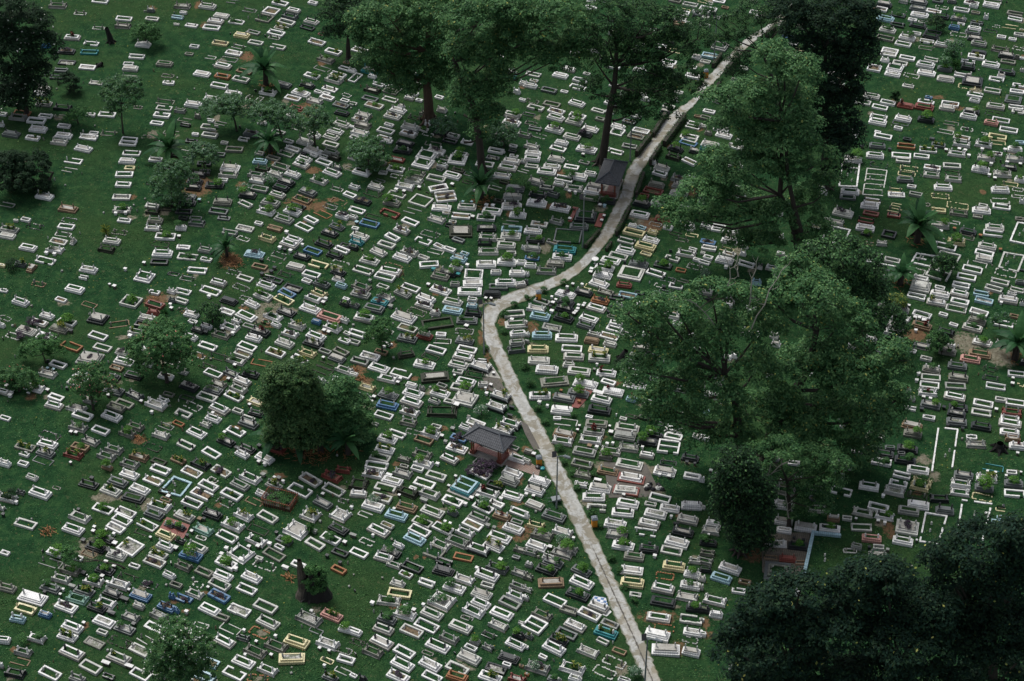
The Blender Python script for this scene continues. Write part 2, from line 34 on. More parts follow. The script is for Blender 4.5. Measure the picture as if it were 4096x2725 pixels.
15,35,50,gd 830,45,240,wd@20 760,85,200,yl@18 655,145,225,kd@18 455,155,250,ws*@20 460,250,210,kd+@20 440,320,220,kd+@15 435,430,240,kd+@18 125,310,220,wp@15 170,400,240,cd@15 300,530,230,gf@12 1110,60,180,rd@8 840,240,220,od*@15 800,320,240,wd@22 715,440,230,wd@25 680,515,210,kd@22 1030,210,180,kf@15 1150,180,220,cf@15 1345,300,220,wf@15 1370,365,200,kd@15 1000,560,200,wf@18 1020,490,160,wf@15 945,640,230,wf@18 950,725,165,wd@15 745,685,180,ns@12 190,620,225,cd@3 465,650,260,wd@3 145,780,240,yd@3 525,780,235,wf@3 545,870,240,wd@5 155,910,250,wd@3 820,800,235,yd@8 830,885,250,gd%@3 490,965,140,wd@5 245,1020,260,wd@5 605,1035,270,wd@7 910,1050,230,wd!@5 330,1150,330,gd@-8 675,1175,300,ws+@15 1230,1170,270,ws!@12 985,1250,260,ws!@15 1195,1340,140,cd!@12 165,1305,240,wd%@-3 595,1285,260,kd+@12 435,1335,260,kd@12 855,1350,245,wd@15 820,1280,130,wx 410,1465,250,ws@8 830,1465,270,kd@10 1310,760,210,gp@10 1350,550,120,wf@15 1370,625,130,wf@15 1720,165,190,kp@10 1690,220,180,gf@15 1390,220,140,kf 1280,150,120,kf 1500,60,110,wl@18 1690,70,170,wf@15 1640,340,150,nl@15 1850,620,100,wp 1930,770,80,wd 1700,500,120,wf 1890,310,80,ws 1060,300,80,gs 360,1555,90,wf@2 720,1545,90,wf 1100,1555,90,wf 20,610,80,wd 10,500,40,rs 20,690,60,gd 535,50,35,wx 473,82,35,wx 640,55,35,wx 300,190,32,wx 312,253,45,wx 345,222,35,wx 283,292,35,kx 300,345,48,wx 600,290,38,wx 590,330,40,wx 570,360,40,wx 548,380,42,wx 665,275,35,wx 650,297,35,wx 963,312,38,kx 935,370,38,kx 160,1380,45,wx 250,1422,35,wx 403,1258,35,ox 605,1375,42,ox 805,960,30,wx 775,1018,30,gx 845,1100,30,gx 1555,80,45,kx 1022,1515,15,wx
T 2800 1120
60,135,170,wd@10 60,210,120,kd@10 320,280,190,wd@12 380,200,230,wf@15 560,330,160,wf@15 630,45,120,cd@10 620,200,140,gd@15 560,600,220,ws@15 830,630,110,ws 850,720,120,ws 30,770,100,wd 110,530,50,rf 300,870,120,ws 380,860,80,ws 210,1080,130,ws@15 200,1180,90,wd 1230,870,60,ws 1160,760,60,ws 1580,1060,180,ws@10 1790,880,200,ws@10 1700,750,100,ws 1850,660,160,wd 1940,360,60,ws 1200,1040,120,ws 780,1070,80,ws 1080,1390,100,gs 560,1330,150,ws@12 180,1320,60,ws 250,1410,120,ws 60,1480,100,cd 1600,1540,120,ws 1890,1465,40,ws 840,1450,60,ws 1080,1480,80,ws 1060,890,50,ws 1820,1420,90,gf 90,1270,110,wd 30,1180,60,ws
T 3396 1120
800,65,260,gsD@12 755,185,220,wf@15 1015,88,125,wf@15 1255,60,210,wf@15 1235,150,220,wd@15 1015,160,230,wd@15 975,245,230,wd%@12 1240,240,220,wf@15 1200,315,250,wf@12 1455,360,225,wf@20 1480,150,190,cf@12 1510,230,220,cf@18 1620,100,210,wf@18 1690,25,220,wf@15 1880,120,170,wf@15 1910,30,110,kd@10 1780,225,235,wd@15 1820,165,100,wp 1935,270,60,wd 565,335,230,gs%@15 580,430,220,wp+@20 530,520,220,wp@20 815,395,230,wf@20 1055,390,110,wf@20 810,520,240,nd!@20 1170,502,110,wf@20 480,590,180,wp@15 1080,585,200,kp@20 1430,450,220,gs+@18 1380,535,240,wd+@18 1730,490,240,wf+@15 1850,410,120,nf 1920,480,80,gp 360,290,90,gs 810,740,210,gp@15 1140,740,110,wd@15 1100,800,210,gs@15 1490,705,240,wd+@18 1460,835,270,nd@12 1355,890,240,rd@12 1690,720,120,ws@12 705,795,110,wf@20 860,890,140,wf@18 1210,970,230,kd@12 920,1000,220,gs+@12 915,1095,230,wf@8 900,1180,230,wf@8 880,1260,210,wp!@8 1220,1100,230,gd@8 1190,1190,240,gf@5 1180,1310,260,wd@15 650,1240,90,wd! 690,1340,110,gd 680,1450,140,wf@12 910,1405,240,kd+@15 1220,1430,220,kd+@8 1200,1500,220,kd 1500,1390,240,wf@12 1480,1490,240,wf@12 1690,1350,125,wf@10 1860,1390,230,wf@10 1640,1200,235,wf@12 1870,1070,200,wf@8 1590,1110,200,kl 1580,1010,170,ml 1920,1190,80,yl 1820,1490,230,rp@10 1800,1550,220,wf 890,1555,150,wf 1940,950,70,kd 340,400,180,ws 240,660,150,ws 60,740,120,ws 100,890,190,wd 500,740,60,ws 220,1465,60,ws 330,820,90,ws 668,293,35,wx 738,425,45,wx 785,430,40,wx 840,455,60,wx 745,573,40,wx 580,670,42,wx 885,690,42,wx 776,1052,42,wx 755,1130,42,wx 832,1318,42,wx 908,1335,38,wx 810,1455,50,kx 1060,1432,45,kx 1645,1457,42,wx 1825,1175,45,wx 1830,1118,35,wx 1702,255,35,wx 460,355,35,wx
T 0 1680
60,20,150,wd@22 880,85,220,gp+@22 1130,125,220,wf@25 560,180,255,kl@25 285,305,250,gf%@20 535,275,250,wd@22 515,375,230,kd%@22 900,310,220,nf+@22 825,385,230,rp%@22 1020,235,210,gp@28 1430,150,200,gp+@25 1520,75,200,gp@25 1805,165,200,gp@25 1860,70,190,gl@25 1280,325,210,gp@25 1195,400,220,gp@25 1455,480,225,gp@25 1560,400,230,np%@25 280,390,130,wf@22 265,500,135,wf@22 485,460,250,gl@25 60,495,150,wd@22 365,645,155,wd@25 455,825,270,wd@25 635,765,105,gl 1200,515,140,ns+@22 1450,600,240,wd@25 1800,555,250,wf@27 1720,670,250,wf@27 1320,690,250,kd@22 995,715,240,kd@20 1565,770,260,wd@27 1245,785,265,wd%@25 1495,865,280,kd@22 80,870,240,wp%@18 1860,895,140,nf@25 1790,960,290,wp%@25 1730,1060,250,gd@27 1155,995,260,wf+@25 1410,1045,260,wf@27 1370,1130,245,wf@28 1300,1215,240,wf@30 1655,1185,260,wf%@30 895,1085,260,gp@25 825,1225,270,wd@25 290,1165,270,wf@20 1600,1265,190,ml@25 1190,1335,230,kd+@28 1080,1425,260,kd+@25 1465,1440,320,wfD%@32 1860,1300,240,yd@28 1860,1430,220,wd@28 1900,1180,130,kd+@28 620,1490,210,wf+@25 880,1550,120,wf 60,1490,120,wf 1310,1520,250,ws*@22 1780,1530,230,wf%@28 235,810,80,gp 20,985,60,gp 1000,1500,190,nl@25 800,142,42,wx 855,150,42,wx 795,483,32,wx 185,925,42,wx 38,1060,40,kx 882,1007,38,kx 1048,1250,45,wx 1190,1237,30,wx 1278,1285,38,wx 935,1350,55,kx 1215,1470,50,kx 1290,1390,60,wx 1690,1333,32,wx 1888,857,50,wx 1390,1525,35,wx 1060,1205,40,wx 1030,650,50,kx
T 700 1680
435,25,240,wd@30 825,40,250,kd@25 40,40,150,of@28 245,140,250,wd@32 685,130,240,wf@30 575,245,230,kd+@28 345,45,120,gp@25 125,280,230,wf@30 410,375,245,wf@32 815,325,210,kd@30 755,390,180,wd@32 1005,430,240,wd@30 1135,325,215,rp*@22 1040,100,110,gl@25 40,450,190,nf%@28 290,495,240,kp%@30 190,585,260,wf@30 520,585,250,wf*@32 845,655,260,wp@30 425,680,130,wl@32 375,750,250,wf@30 300,840,270,wf*@30 195,940,260,wf@28 635,845,270,wf%@30 730,735,240,gd@32 975,835,160,wd@32 560,930,210,gl@32 1110,740,210,gd%@30 1400,800,300,wf@32 1520,680,280,wf*@36 1780,795,280,wf@34 1760,640,240,rp*@28 1885,565,160,rp@12 890,920,220,nl@30 1660,945,240,gd@32 1520,1070,250,wpD%@28 1855,1070,260,wpD@30 110,1085,260,wd%@30 420,1065,240,kd@25 770,1070,230,wp%@30 1040,1095,260,wf@32 650,1180,280,wp+@28 320,1235,240,tp@30 585,1310,270,wf@32 915,1345,260,wp+@28 1370,1230,330,wpD@30 930,1230,260,ml@25 1225,1350,210,kf+@28 1170,1425,125,wf@32 1835,1230,250,kd@32 1745,1340,250,wf+@32 1570,1395,250,wf@33 1110,1505,280,gf@32 740,1490,330,wpD@35 250,1440,260,wd@28 180,1530,280,bd+@25 70,1370,140,kd+@28 50,1210,170,kd+@28 1850,1490,210,kf@28 1900,920,150,gl@20 295,1330,130,gl@25 10,1450,60,wx 945,1555,100,wf 557,143,40,wx 690,320,48,kx 945,295,50,kx 940,478,42,wx 1010,503,42,wx 990,622,55,gx 1165,660,50,gx 1117,655,35,wx 1213,698,38,wx 1658,845,40,wx 328,1118,40,kx 280,1118,55,nx 1060,1385,50,wx 830,1420,45,wx 930,1415,50,wx 577,1442,48,wx 525,1508,48,wx 1568,1255,55,gx 1902,1378,50,wx 1705,1525,45,kx 1138,1265,40,kx 140,1308,40,kx 520,1555,100,wf 190,1260,40,wx
T 1400 1680
400,10,170,wf@15 655,40,190,gp@18 280,60,90,gf 525,175,220,wf@25 420,225,240,wd+@22 390,340,240,wd%@18 340,430,250,wf+@15 300,520,270,wf@10 260,610,250,wp*@15 965,95,130,wf@22 905,165,230,wp+@22 830,240,230,nf@22 810,390,230,gp@22 610,445,140,gp@22 825,490,230,wp+@22 610,530,110,gf@20 755,555,155,wf@20 590,600,230,gp@22 965,630,250,gf@22 1115,440,225,wd@28 1200,320,260,wd*@25 1220,215,210,bf*@25 1290,95,150,wd@25 1410,40,230,wf@25 1380,240,90,wd 1500,500,260,wl+@28 1460,600,260,wf*@28 475,690,255,wd@20 395,770,260,wf@18 350,885,260,wf*@20 95,840,200,wd@8 100,730,230,mpD@12 835,710,265,wf@25 705,765,95,wf@25 650,810,250,mp@25 890,820,250,wp@25 1150,905,260,wf+@25 260,975,270,wd@22 635,975,260,nd@22 925,1015,290,wd@25 520,1070,270,cd@22 1150,1030,140,kd+@25 170,1070,170,gl@25 810,1140,250,wf+@28 420,1185,165,wf@28 320,1240,280,wd@28 780,1240,270,wf@30 1040,1210,260,wf+@28 1290,1255,220,wp@28 1375,1170,255,wf@28 725,1325,270,cd@28 1205,1355,290,gp@28 1015,1390,240,wp@28 950,1480,270,gfD@25 190,1370,180,gl@28 545,1405,140,wd@28 455,1480,260,kd+@25 100,1490,230,wf@28 380,1540,240,wd@20 1440,1455,270,wpK@25 1800,55,240,wpK@25 1715,130,250,wpK%@25 1440,1085,260,gd@28 1490,975,260,wf+@28 1640,940,190,wf@28 1700,1075,220,nd!@22 1830,1215,260,wd@25 1675,1310,290,wd@25 1610,1405,260,ws%@28 1890,1035,220,wf@25 1870,1140,150,gf@22 1820,850,260,wd@22 1545,810,260,wp!@22 1630,735,210,kf%@22 1780,680,250,gs@25 1820,600,250,wd@25 1880,440,220,wd@25 1330,250,1,wx 1270,1540,240,of@18 1910,1450,150,gp@22 1860,1545,100,gf 1030,193,45,wx 980,500,45,wx 1183,634,35,wx 1107,738,35,wx 552,850,35,wx 828,893,100,gx 1150,108,50,gx 1070,255,45,gx 1428,848,45,wx 1690,882,45,wx 1293,935,45,wx 1545,1178,55,gx 1065,1133,35,wx 1122,1155,35,wx 258,1300,35,wx 20,993,40,wx 35,1300,90,gx 1150,805,1,wx 1360,870,50,wx 1615,1205,45,gx 495,1003,35,wx 440,625,80,wx
T 2100 1680
460,30,260,wl@10 440,155,270,ns@12 420,235,240,wp@10 800,40,260,gd@8 770,130,250,gd!@8 735,215,260,wp@8 1140,95,290,wd@12 1120,170,260,gs@12 665,350,280,gd@15 960,335,240,wp@12 1160,300,240,gp@10 1170,490,320,gd@12 1365,390,175,wd@12 1370,240,240,kd+@12 905,400,150,gp+@10 640,490,260,gf@15 650,605,200,gp@12 925,565,250,nd@15 625,720,145,wp@10 1190,655,330,rf@12 1190,640,275,wd@12 1130,790,310,rf@10 1125,780,280,wd@8 840,755,260,ws@10 1565,570,270,ws@15 815,670,90,wx 770,860,260,wd@3 800,990,220,wf@5 1150,940,265,wd@10 1095,1040,260,wd@8 1510,880,260,wf@18 1405,945,145,gf@12 1620,995,240,wd@12 1460,1060,270,wd@15 1390,1170,260,wd@15 1345,1270,265,wf@8 1010,1170,265,wd@10 1030,1285,250,gp+@10 1100,1415,265,wd+@12 1385,1460,230,kd@10 1220,1540,240,gd 1640,1480,260,wf@15 1700,1385,290,wd@18 1765,1270,260,kd@15 1820,1130,255,wd@15 1865,960,240,ws@5 1850,430,210,kd@12 1870,640,200,wf@15 1660,110,210,wd@12 1660,190,220,wf@15 1610,305,280,wfD@10 1920,190,100,wd@10 1605,480,190,kl@12 165,685,260,ws@22 110,790,240,ws@22 110,950,230,wd@25 325,1080,290,kd@22 120,1175,200,yp@20 420,1250,240,wp@22 190,1290,260,gp+@22 130,1405,260,wd@25 470,1440,250,gp+@22 410,1490,260,gp@22 60,1480,140,gp@20 260,1545,150,gd 20,1080,70,wd 40,360,110,gd 20,470,100,wd@25 1450,165,200,kd+ 608,73,32,wx 588,118,32,wx 948,75,30,wx 962,135,55,wx 920,262,40,wx 983,257,35,wx 803,300,42,wx 722,287,55,nx 1405,133,42,wx 1315,303,35,wx 1507,610,42,wx 1612,632,45,wx 1105,838,38,wx 98,388,50,wx 15,838,40,wx 95,858,40,wx 280,1423,50,wx 543,1325,35,wx 1635,1095,35,wx 1395,1400,38,kx 1452,1540,45,wx 1812,480,38,kx 1900,500,35,kx 1690,1180,70,kx
T 2800 1680
50,210,120,wd@8 20,680,70,wd 20,980,90,wd 1580,810,255,wf@15 1820,1040,240,gp@15 1645,1115,115,wf@8 1490,1110,150,ns@8 1450,1225,250,wd+@10 1805,1210,235,wf@5 1920,970,90,wf 1905,1330,210,rd@8 1750,1420,130,gd 940,960,250,wd@12 935,1130,220,ws@12 1180,1200,270,ws@12 940,1240,180,wd@10 850,1380,250,wd+@5 1095,1415,240,kd+@8 790,1540,160,nf@8 980,1550,200,rs@5 1300,1000,230,wp@10 950,800,230,gp@15 150,1160,180,ws@10 120,1250,200,gp@10 90,1385,200,kd+@8 80,1500,160,gp@12 1280,770,170,gl@15 1290,900,150,gf@12 1100,620,120,wd 940,690,130,wd@15 1800,350,220,wf@12 1500,470,150,wf@8 1050,490,140,wf@8 1850,740,220,wd@8 1520,640,200,wf@10 210,510,60,ws 850,440,80,ws 390,520,60,ws 1650,530,110,ws 1600,70,80,ws 1870,200,180,wd@8 700,380,50,wf 1400,300,110,yf 220,610,130,wd@8 1680,1465,150,gl@5 95,1300,30,wx 1743,1120,32,wx 1920,950,40,wd 1052,1325,38,kx 1157,1348,40,kx 120,580,40,wx
T 3396 1680
290,200,220,wd@8 260,285,220,kf@8 140,370,230,wf@12 385,390,240,kd@12 455,320,120,kd@8 650,330,250,kd+@12 625,455,250,kd+@12 585,385,90,kf@8 360,480,240,wf+@12 770,560,265,wd@12 590,620,210,wf@15 550,715,220,wf@15 505,800,240,gp@15 815,690,230,yp+@15 790,740,220,yp+@15 1010,870,210,kp@5 765,840,230,ml@10 220,750,240,wd@10 775,940,260,ws@12 665,1015,250,gd@10 325,985,250,wf@15 145,1040,245,gp@15 395,1075,220,wp+@15 1070,1005,220,ks@8 650,1195,290,gsD*@12 130,1210,235,wf@5 250,1330,230,rd@8 600,1355,245,wd@12 330,1430,130,wf@8 75,1420,140,gd@8 320,1510,220,gs@8 1280,620,230,kd@12 1250,710,230,wp@12 1240,800,220,wp@10 1540,650,245,wp%@10 1510,760,220,kd+@10 1490,860,230,yl@12 1610,540,240,tl@12 1820,595,120,wf@8 1840,720,220,kd+@8 1850,830,240,wf@8 1420,275,220,gp@5 1370,200,125,wf@5 1475,80,240,kd@12 1795,140,230,wd@12 1800,40,270,wd@12 1830,210,170,np@5 1880,300,190,wd!@8 930,30,230,wf@10 1200,30,240,kd@8 700,70,250,ns@15 710,160,220,gs+@12 1670,1155,165,cf@10 1730,1090,150,cl@10 1700,1000,120,yl 1920,1230,90,wf 1700,960,90,kf+ 380,855,42,wx 323,1138,40,wx 398,1158,40,wx 1100,65,40,kx 1267,105,40,kx 1547,582,32,wx 1637,598,32,wx 1920,597,28,wx 1755,635,32,wx 1883,382,35,wx 1530,1045,32,wx 430,1455,40,gx 225,1430,40,kx 755,1350,28,wx
T 0 2165
570,240,280,gl@20 790,320,240,gp+@20 1180,330,240,kd+@22 1435,420,250,ml@25 1510,290,140,wf@25 1735,250,270,wf*@28 1900,395,160,wd@28 690,420,220,gp@22 570,520,260,kd+@22 1050,450,240,wp+@22 945,560,260,kd%@25 1340,490,250,wp@25 1265,590,240,kd@25 1580,610,265,bs@25 1675,500,200,kl*@25 85,530,220,gd@20 370,630,350,ws@20 290,770,260,yf@20 510,825,160,bd@20 205,880,185,cd@15 870,640,265,tp@22 745,735,280,wd*@25 1190,690,240,wp@25 1090,750,240,kd%@25 1170,905,280,wd@25 815,970,265,wd@27 760,1070,250,wd%@27 1400,980,260,kd+@25 1470,850,210,gp@28 1785,830,215,gp@30 1560,730,145,wd@25 1870,740,230,bd*@25 1930,630,80,bd@25 1730,960,250,wf@32 1150,1030,140,wf@25 1060,1145,255,gf@30 1340,1130,280,ml@28 1640,1105,230,wl@32 1570,1220,270,wf@32 415,1090,210,wp+@20 810,1255,310,wd@28 265,1245,200,gp@22 40,1115,170,wd@5 1335,1310,300,wd%@28 1020,1420,280,wf@32 565,1485,280,wf@30 1575,1490,265,wf@35 230,1350,230,nl@20 175,1475,240,kp@15 20,1400,60,wd@20 870,1540,200,gd@25 1220,1520,150,kf 1770,1480,220,gp+@30 1190,1370,110,wx 1450,1400,110,wx 810,505,90,gx 1400,655,110,kx 1250,810,110,kx 943,923,40,wx 505,575,40,kx 712,545,32,wx 680,600,35,wx 1148,400,48,wx 1188,242,50,wx 1285,290,50,wx 1207,467,35,wx 940,360,55,kx 1500,932,50,kx 1448,558,35,wx 1645,1333,38,cx
T 700 2165
575,255,270,wf+@30 740,205,60,wx 100,290,200,gp@28 540,385,250,wd@30 500,490,270,wf@30 260,495,130,wl@30 225,585,210,gp@28 860,400,250,wd@28 805,540,250,wf@28 1010,265,280,wl@25 1385,265,190,wf@28 1835,320,190,of@30 495,620,270,bf*@30 100,650,220,bf*@25 390,760,270,wd@30 720,775,280,wf@28 1015,740,295,gf@30 1045,910,285,gd@30 1500,870,320,gp@30 1755,830,270,rd%@28 620,975,260,wl@30 555,1110,275,wd@32 945,1025,250,ol@30 1365,1130,310,yd@27 1710,1145,270,wp@27 1135,1170,280,gp@28 900,1230,280,gp@28 765,1075,140,gp@20 1310,1320,300,yd@-4 1705,1340,165,yl@28 770,1345,285,wd@30 665,1480,285,wf@30 1040,1440,240,wp@28 370,1345,280,cf@25 330,1505,275,cf@28 1880,1460,200,wl@28 1740,1530,200,kd%@28 1900,985,150,wd+@20 20,780,80,bd 930,1540,240,ol@10 150,1550,120,wf 680,310,50,wx 373,525,35,wx 1237,292,90,wx 1850,242,45,kx 130,790,45,wx 775,998,38,wx 912,1128,38,wx 1622,1207,42,wx 1728,1237,38,wx 787,1272,35,wx 1080,1280,40,wx 1128,1068,38,wx 1675,1402,38,wx 1530,788,40,wx
T 1400 2165
375,210,265,ws@25 700,290,260,kf@28 625,370,170,wf+@28 1050,330,265,ks@20 1280,215,300,of@25 1535,390,290,wd@25 1650,300,270,gp+@25 1275,430,250,wp@25 1900,240,220,gf@25 1900,360,180,gp@25 535,465,185,wd@22 860,470,200,wf@22 1540,510,160,wf@22 1170,530,275,wd+@25 555,580,280,yf@8 435,655,270,wp+@8 655,705,70,gl@5 1030,670,340,wpD+@28 1475,600,255,ws@25 615,810,270,wp+@22 415,870,235,kd+@25 920,815,275,wd@28 1465,705,240,wd@28 1385,790,265,wp@28 1880,510,180,gp@25 1860,620,220,wp@28 1790,710,265,gf@28 1700,820,285,wd@28 860,950,300,wf@32 690,1010,280,wf@28 375,980,255,wd@27 50,1010,190,wd@25 1240,965,285,wd@28 1310,870,150,gl@25 1660,950,230,gp@28 1110,1090,225,gp@28 355,1130,290,wd@28 255,1240,240,gp@28 610,1250,270,wf@32 985,1175,300,wd@28 870,1260,140,gl 1400,1130,130,gd+@28 1545,1190,120,gp@28 1560,1065,190,kl@28 1855,1155,250,wd@28 590,1385,290,wd@30 900,1390,280,wd@32 1335,1310,285,wd@28 1200,1440,285,wf@30 1780,1300,260,ks@25 1635,1430,260,kf@25 1755,1390,110,wf@25 1890,1060,150,kd+@28 1920,930,80,wf 1920,1400,60,nf@25 540,1520,280,wd*@28 920,1530,250,wf@30 1200,1530,260,od@20 1570,1520,280,wd%@25 1870,1530,200,rp@25 40,1510,100,wf@30 150,1550,100,ks 250,685,50,wx 618,730,50,wx 715,768,50,wx 822,712,40,wx 1420,310,40,wx 1685,213,52,wx 1285,655,38,wx 1225,808,35,wx 1450,432,38,wx 1410,892,35,wx 1380,1018,38,wx 1890,865,60,wx 1833,950,50,kx 1408,1440,55,wx 1188,1350,35,yx 1285,1392,38,yx 433,1335,38,wx 805,1470,50,yx 1038,465,35,wx 1070,560,40,kx 1133,585,40,kx 410,1200,1,wx 22,212,45,kx
T 2100 2165
405,160,240,gp@25 45,270,100,gd@22 315,240,250,kd+@25 240,325,260,kd+@25 630,330,250,kd+@28 1240,215,270,gd+@10 1390,110,210,kd@8 1640,135,265,wf@12 1195,330,270,wd@10 1665,295,265,yd@10 1900,230,120,gp@10 290,465,295,nd@-2 635,465,290,wd@28 590,600,290,kd+@25 35,410,100,gp@22 30,550,80,gp@22 10,650,80,wd@25 1200,470,280,yd@10 1235,605,140,wf@10 1565,400,210,ol@10 1545,540,275,wd@15 1850,500,240,wd+@12 1545,680,300,kd@12 1815,625,250,gp@12 1895,750,200,kd+@10 1495,855,285,wd@10 1860,875,270,wf@12 1480,1045,305,ws@15 1575,1210,325,ws@5 1860,1230,220,ws@15 1880,1010,230,wd@12 1850,1100,180,gl@15 1870,375,200,ws+@10 335,680,280,wf@28 825,740,250,wd@28 720,830,280,wf*@28 190,830,240,gp@28 560,950,270,wd@28 950,940,220,gf@25 905,1030,285,td%@22 465,1045,260,kf@28 375,1110,240,kd%@28 325,1200,280,wd@30 110,950,310,wfD@33 45,1070,110,kd% 870,1130,150,wf@28 705,1235,255,wp@28 1055,1240,175,nf@25 1000,1360,270,wl@28 890,1470,270,wl@28 530,1420,300,wp%@25 140,1410,290,gp*@22 200,1300,110,wf@28 560,1540,160,wd@25 330,1540,170,kd+@22 15,1190,60,wf 1110,1560,150,wd@22 1560,970,230,ol@8 20,1490,60,of 1450,195,45,wx 1430,262,48,wx 1778,210,35,wx 1740,362,45,wx 393,552,50,kx 1363,588,50,wx 587,718,50,kx 638,912,45,wx 745,930,40,wx 400,905,38,wx 1468,755,52,wx 1567,775,48,wx 1717,750,55,wx 268,990,48,kx 85,1155,50,kx 152,1147,38,wx 517,1160,48,kx 265,1332,40,wx 1668,1105,42,wx 112,1540,90,wx 1825,1310,60,gx
T 2800 2165
335,310,270,wd@22 235,415,255,cd@20 870,335,250,gfD@10 500,460,150,nf@15 430,560,160,wf@10 165,660,270,wp@15 30,760,170,kd@15 180,810,160,ws@12 20,880,60,wf 20,1030,110,wd@15 50,230,180,gp@15 60,330,140,kd@10 20,430,90,wd 10,530,60,wd 785,195,160,nf@8 965,225,210,rd@5 1125,245,120,nf@5 210,727,45,wx 297,748,48,wx 1790,60,1,wx 255,578,45,gx 265,515,90,gx 340,1415,40,ws 685,1470,40,ws 370,985,80,ws 1090,585,70,ws
T 3396 2165
580,280,110,wf 1280,160,30,wf 1460,1090,40,ws
"""
import bpy, math, random, re
import numpy as np
from mathutils import Matrix, Vector
R = random.Random(7); NR = np.random.default_rng(11)
scene = bpy.context.scene; COL = scene.collection
# ---------------------------------------------------------------- camera model
W0, H0, FPX, PITCH, CAMH = 4096.0, 2725.0, 7964.0, math.radians(38.5), 139.0
SP, CP = math.sin(PITCH), math.cos(PITCH)
def ray(px, py):
    u, v = (px - W0/2)/FPX, (py - H0/2)/FPX
    return (u, CP - v*SP, -SP - v*CP)          # x right, y forward, z up
def gp(px, py, z=0.0):
    d = ray(px, py); t = (CAMH - z)/-d[2]
    return d[0]*t, d[1]*t
def atY(px, py, Y):
    d = ray(px, py); t = Y/d[1]
    return d[0]*t, CAMH + d[2]*t
def ppm(py): return FPX*(SP + (py - H0/2)/FPX*CP)/CAMH
def hz(x, y):
    return 0.10*np.sin(x*.31+y*.11)*np.cos(y*.23-x*.07)+0.07*np.sin(x*.13-y*.19+1.3)
# ---------------------------------------------------------------- materials
M = {}
def nt(name, rough=.8, spec=.3):
    m = bpy.data.materials.new(name); m.use_nodes = True; t = m.node_tree
    b = t.nodes['Principled BSDF']; b.inputs['Roughness'].default_value = rough
    b.inputs['Specular IOR Level'].default_value = spec
    M[name] = m
    return m, t, b
def node(t, typ, **k):
    n = t.nodes.new(typ)
    for a, v in k.items():
        if a in n.inputs: n.inputs[a].default_value = v
        else: setattr(n, a, v)
    return n
def ramp(t, src, stops):
    r = t.nodes.new('ShaderNodeValToRGB'); e = r.color_ramp.elements
    while len(e) < len(stops): e.new(.5)
    for i, (p, c) in enumerate(stops):
        e[i].position = p; e[i].color = (*c, 1) if len(c) == 3 else c
    t.links.new(src, r.inputs[0]); return r.outputs[0]
def noise(t, vec, scale, detail=4, rough=.6, dist=0):
    n = t.nodes.new('ShaderNodeTexNoise'); n.inputs['Scale'].default_value = scale
    n.inputs['Detail'].default_value = detail; n.inputs['Roughness'].default_value = rough
    n.inputs['Distortion'].default_value = dist
    t.links.new(vec, n.inputs['Vector']); return n.outputs['Fac']
def mix(t, fac, a, b, mode='MIX'):
    m = t.nodes.new('ShaderNodeMix'); m.data_type = 'RGBA'; m.blend_type = mode
    for s, v in ((m.inputs[0], fac), (m.inputs[6], a), (m.inputs[7], b)):
        if hasattr(v, 'is_output'): t.links.new(v, s)
        elif isinstance(v, (int, float)): s.default_value = v
        else: s.default_value = (*v, 1)
    return m.outputs[2]
def math_(t, op, a, b=None):
    m = t.nodes.new('ShaderNodeMath'); m.operation = op
    for i, v in enumerate((a, b)):
        if v is None: continue
        if hasattr(v, 'is_output'): t.links.new(v, m.inputs[i])
        else: m.inputs[i].default_value = v
    return m.outputs[0]
def bump(t, b, h, s=.4, d=.05):
    n = t.nodes.new('ShaderNodeBump'); n.inputs['Strength'].default_value = s; n.inputs['Distance'].default_value = d
    t.links.new(h, n.inputs['Height']); t.links.new(n.outputs[0], b.inputs['Normal'])
def pos(t): return t.nodes.new('ShaderNodeNewGeometry').outputs['Position']

def stone(name, col, stain, amt=.5, tile=0.0, rough=.7, spec=.3, grout=(.25,.25,.24)):
    m, t, b = nt(name, rough, spec); p = pos(t)
    n1 = noise(t, p, 1.1, 7, .78); n2 = noise(t, p, 9, 4, .7); n3 = noise(t, p, .35, 2)
    f = ramp(t, n1, [(.40, (0,)*3), (.72, (amt,)*3)])
    c = mix(t, f, col, stain)
    f2 = ramp(t, n2, [(.5, (0,)*3), (.8, (min(1, amt*1.1),)*3)])
    c = mix(t, f2, c, tuple(v*.55 for v in stain))
    var = ramp(t, n3, [(.3, (.88,)*3), (.7, (1,)*3)])
    c = mix(t, 1.0, c, var, 'MULTIPLY')
    if tile:
        uv = t.nodes.new('ShaderNodeUVMap')
        br = t.nodes.new('ShaderNodeTexBrick'); br.offset = 0
        br.inputs['Scale'].default_value = 1; br.inputs['Brick Width'].default_value = tile
        br.inputs['Row Height'].default_value = tile; br.inputs['Mortar Size'].default_value = .012
        br.inputs['Color1'].default_value = (1,1,1,1); br.inputs['Color2'].default_value = (.86,.86,.86,1)
        br.inputs['Mortar'].default_value = (*[g*1.6 for g in grout], 1)
        t.links.new(uv.outputs[0], br.inputs['Vector'])
        c = mix(t, 1.0, c, br.outputs['Color'], 'MULTIPLY')
    t.links.new(c, b.inputs['Base Color']); bump(t, b, n2, .3, .02)
    return m
MOSS = (.10,.115,.075)
stone('white_paint', (.84,.835,.82), (.33,.335,.29), .55)
stone('white_tile', (.85,.85,.845), (.36,.36,.32), .46, .22, .35, .5)
stone('old_white', (.62,.62,.58), (.20,.21,.17), .65)
stone('grey_stone', (.33,.34,.32), (.11,.12,.09), .7)
stone('weathered_stone', (.27,.27,.235), (.07,.08,.05), .85)
stone('moss_stone', (.045,.05,.035), (.02,.028,.015), .8)
stone('black_granite', (.022,.027,.03), (.06,.065,.06), .35, 0, .3, .5)
stone('grey_granite', (.12,.135,.135), (.06,.07,.065), .4, 0, .4, .5)
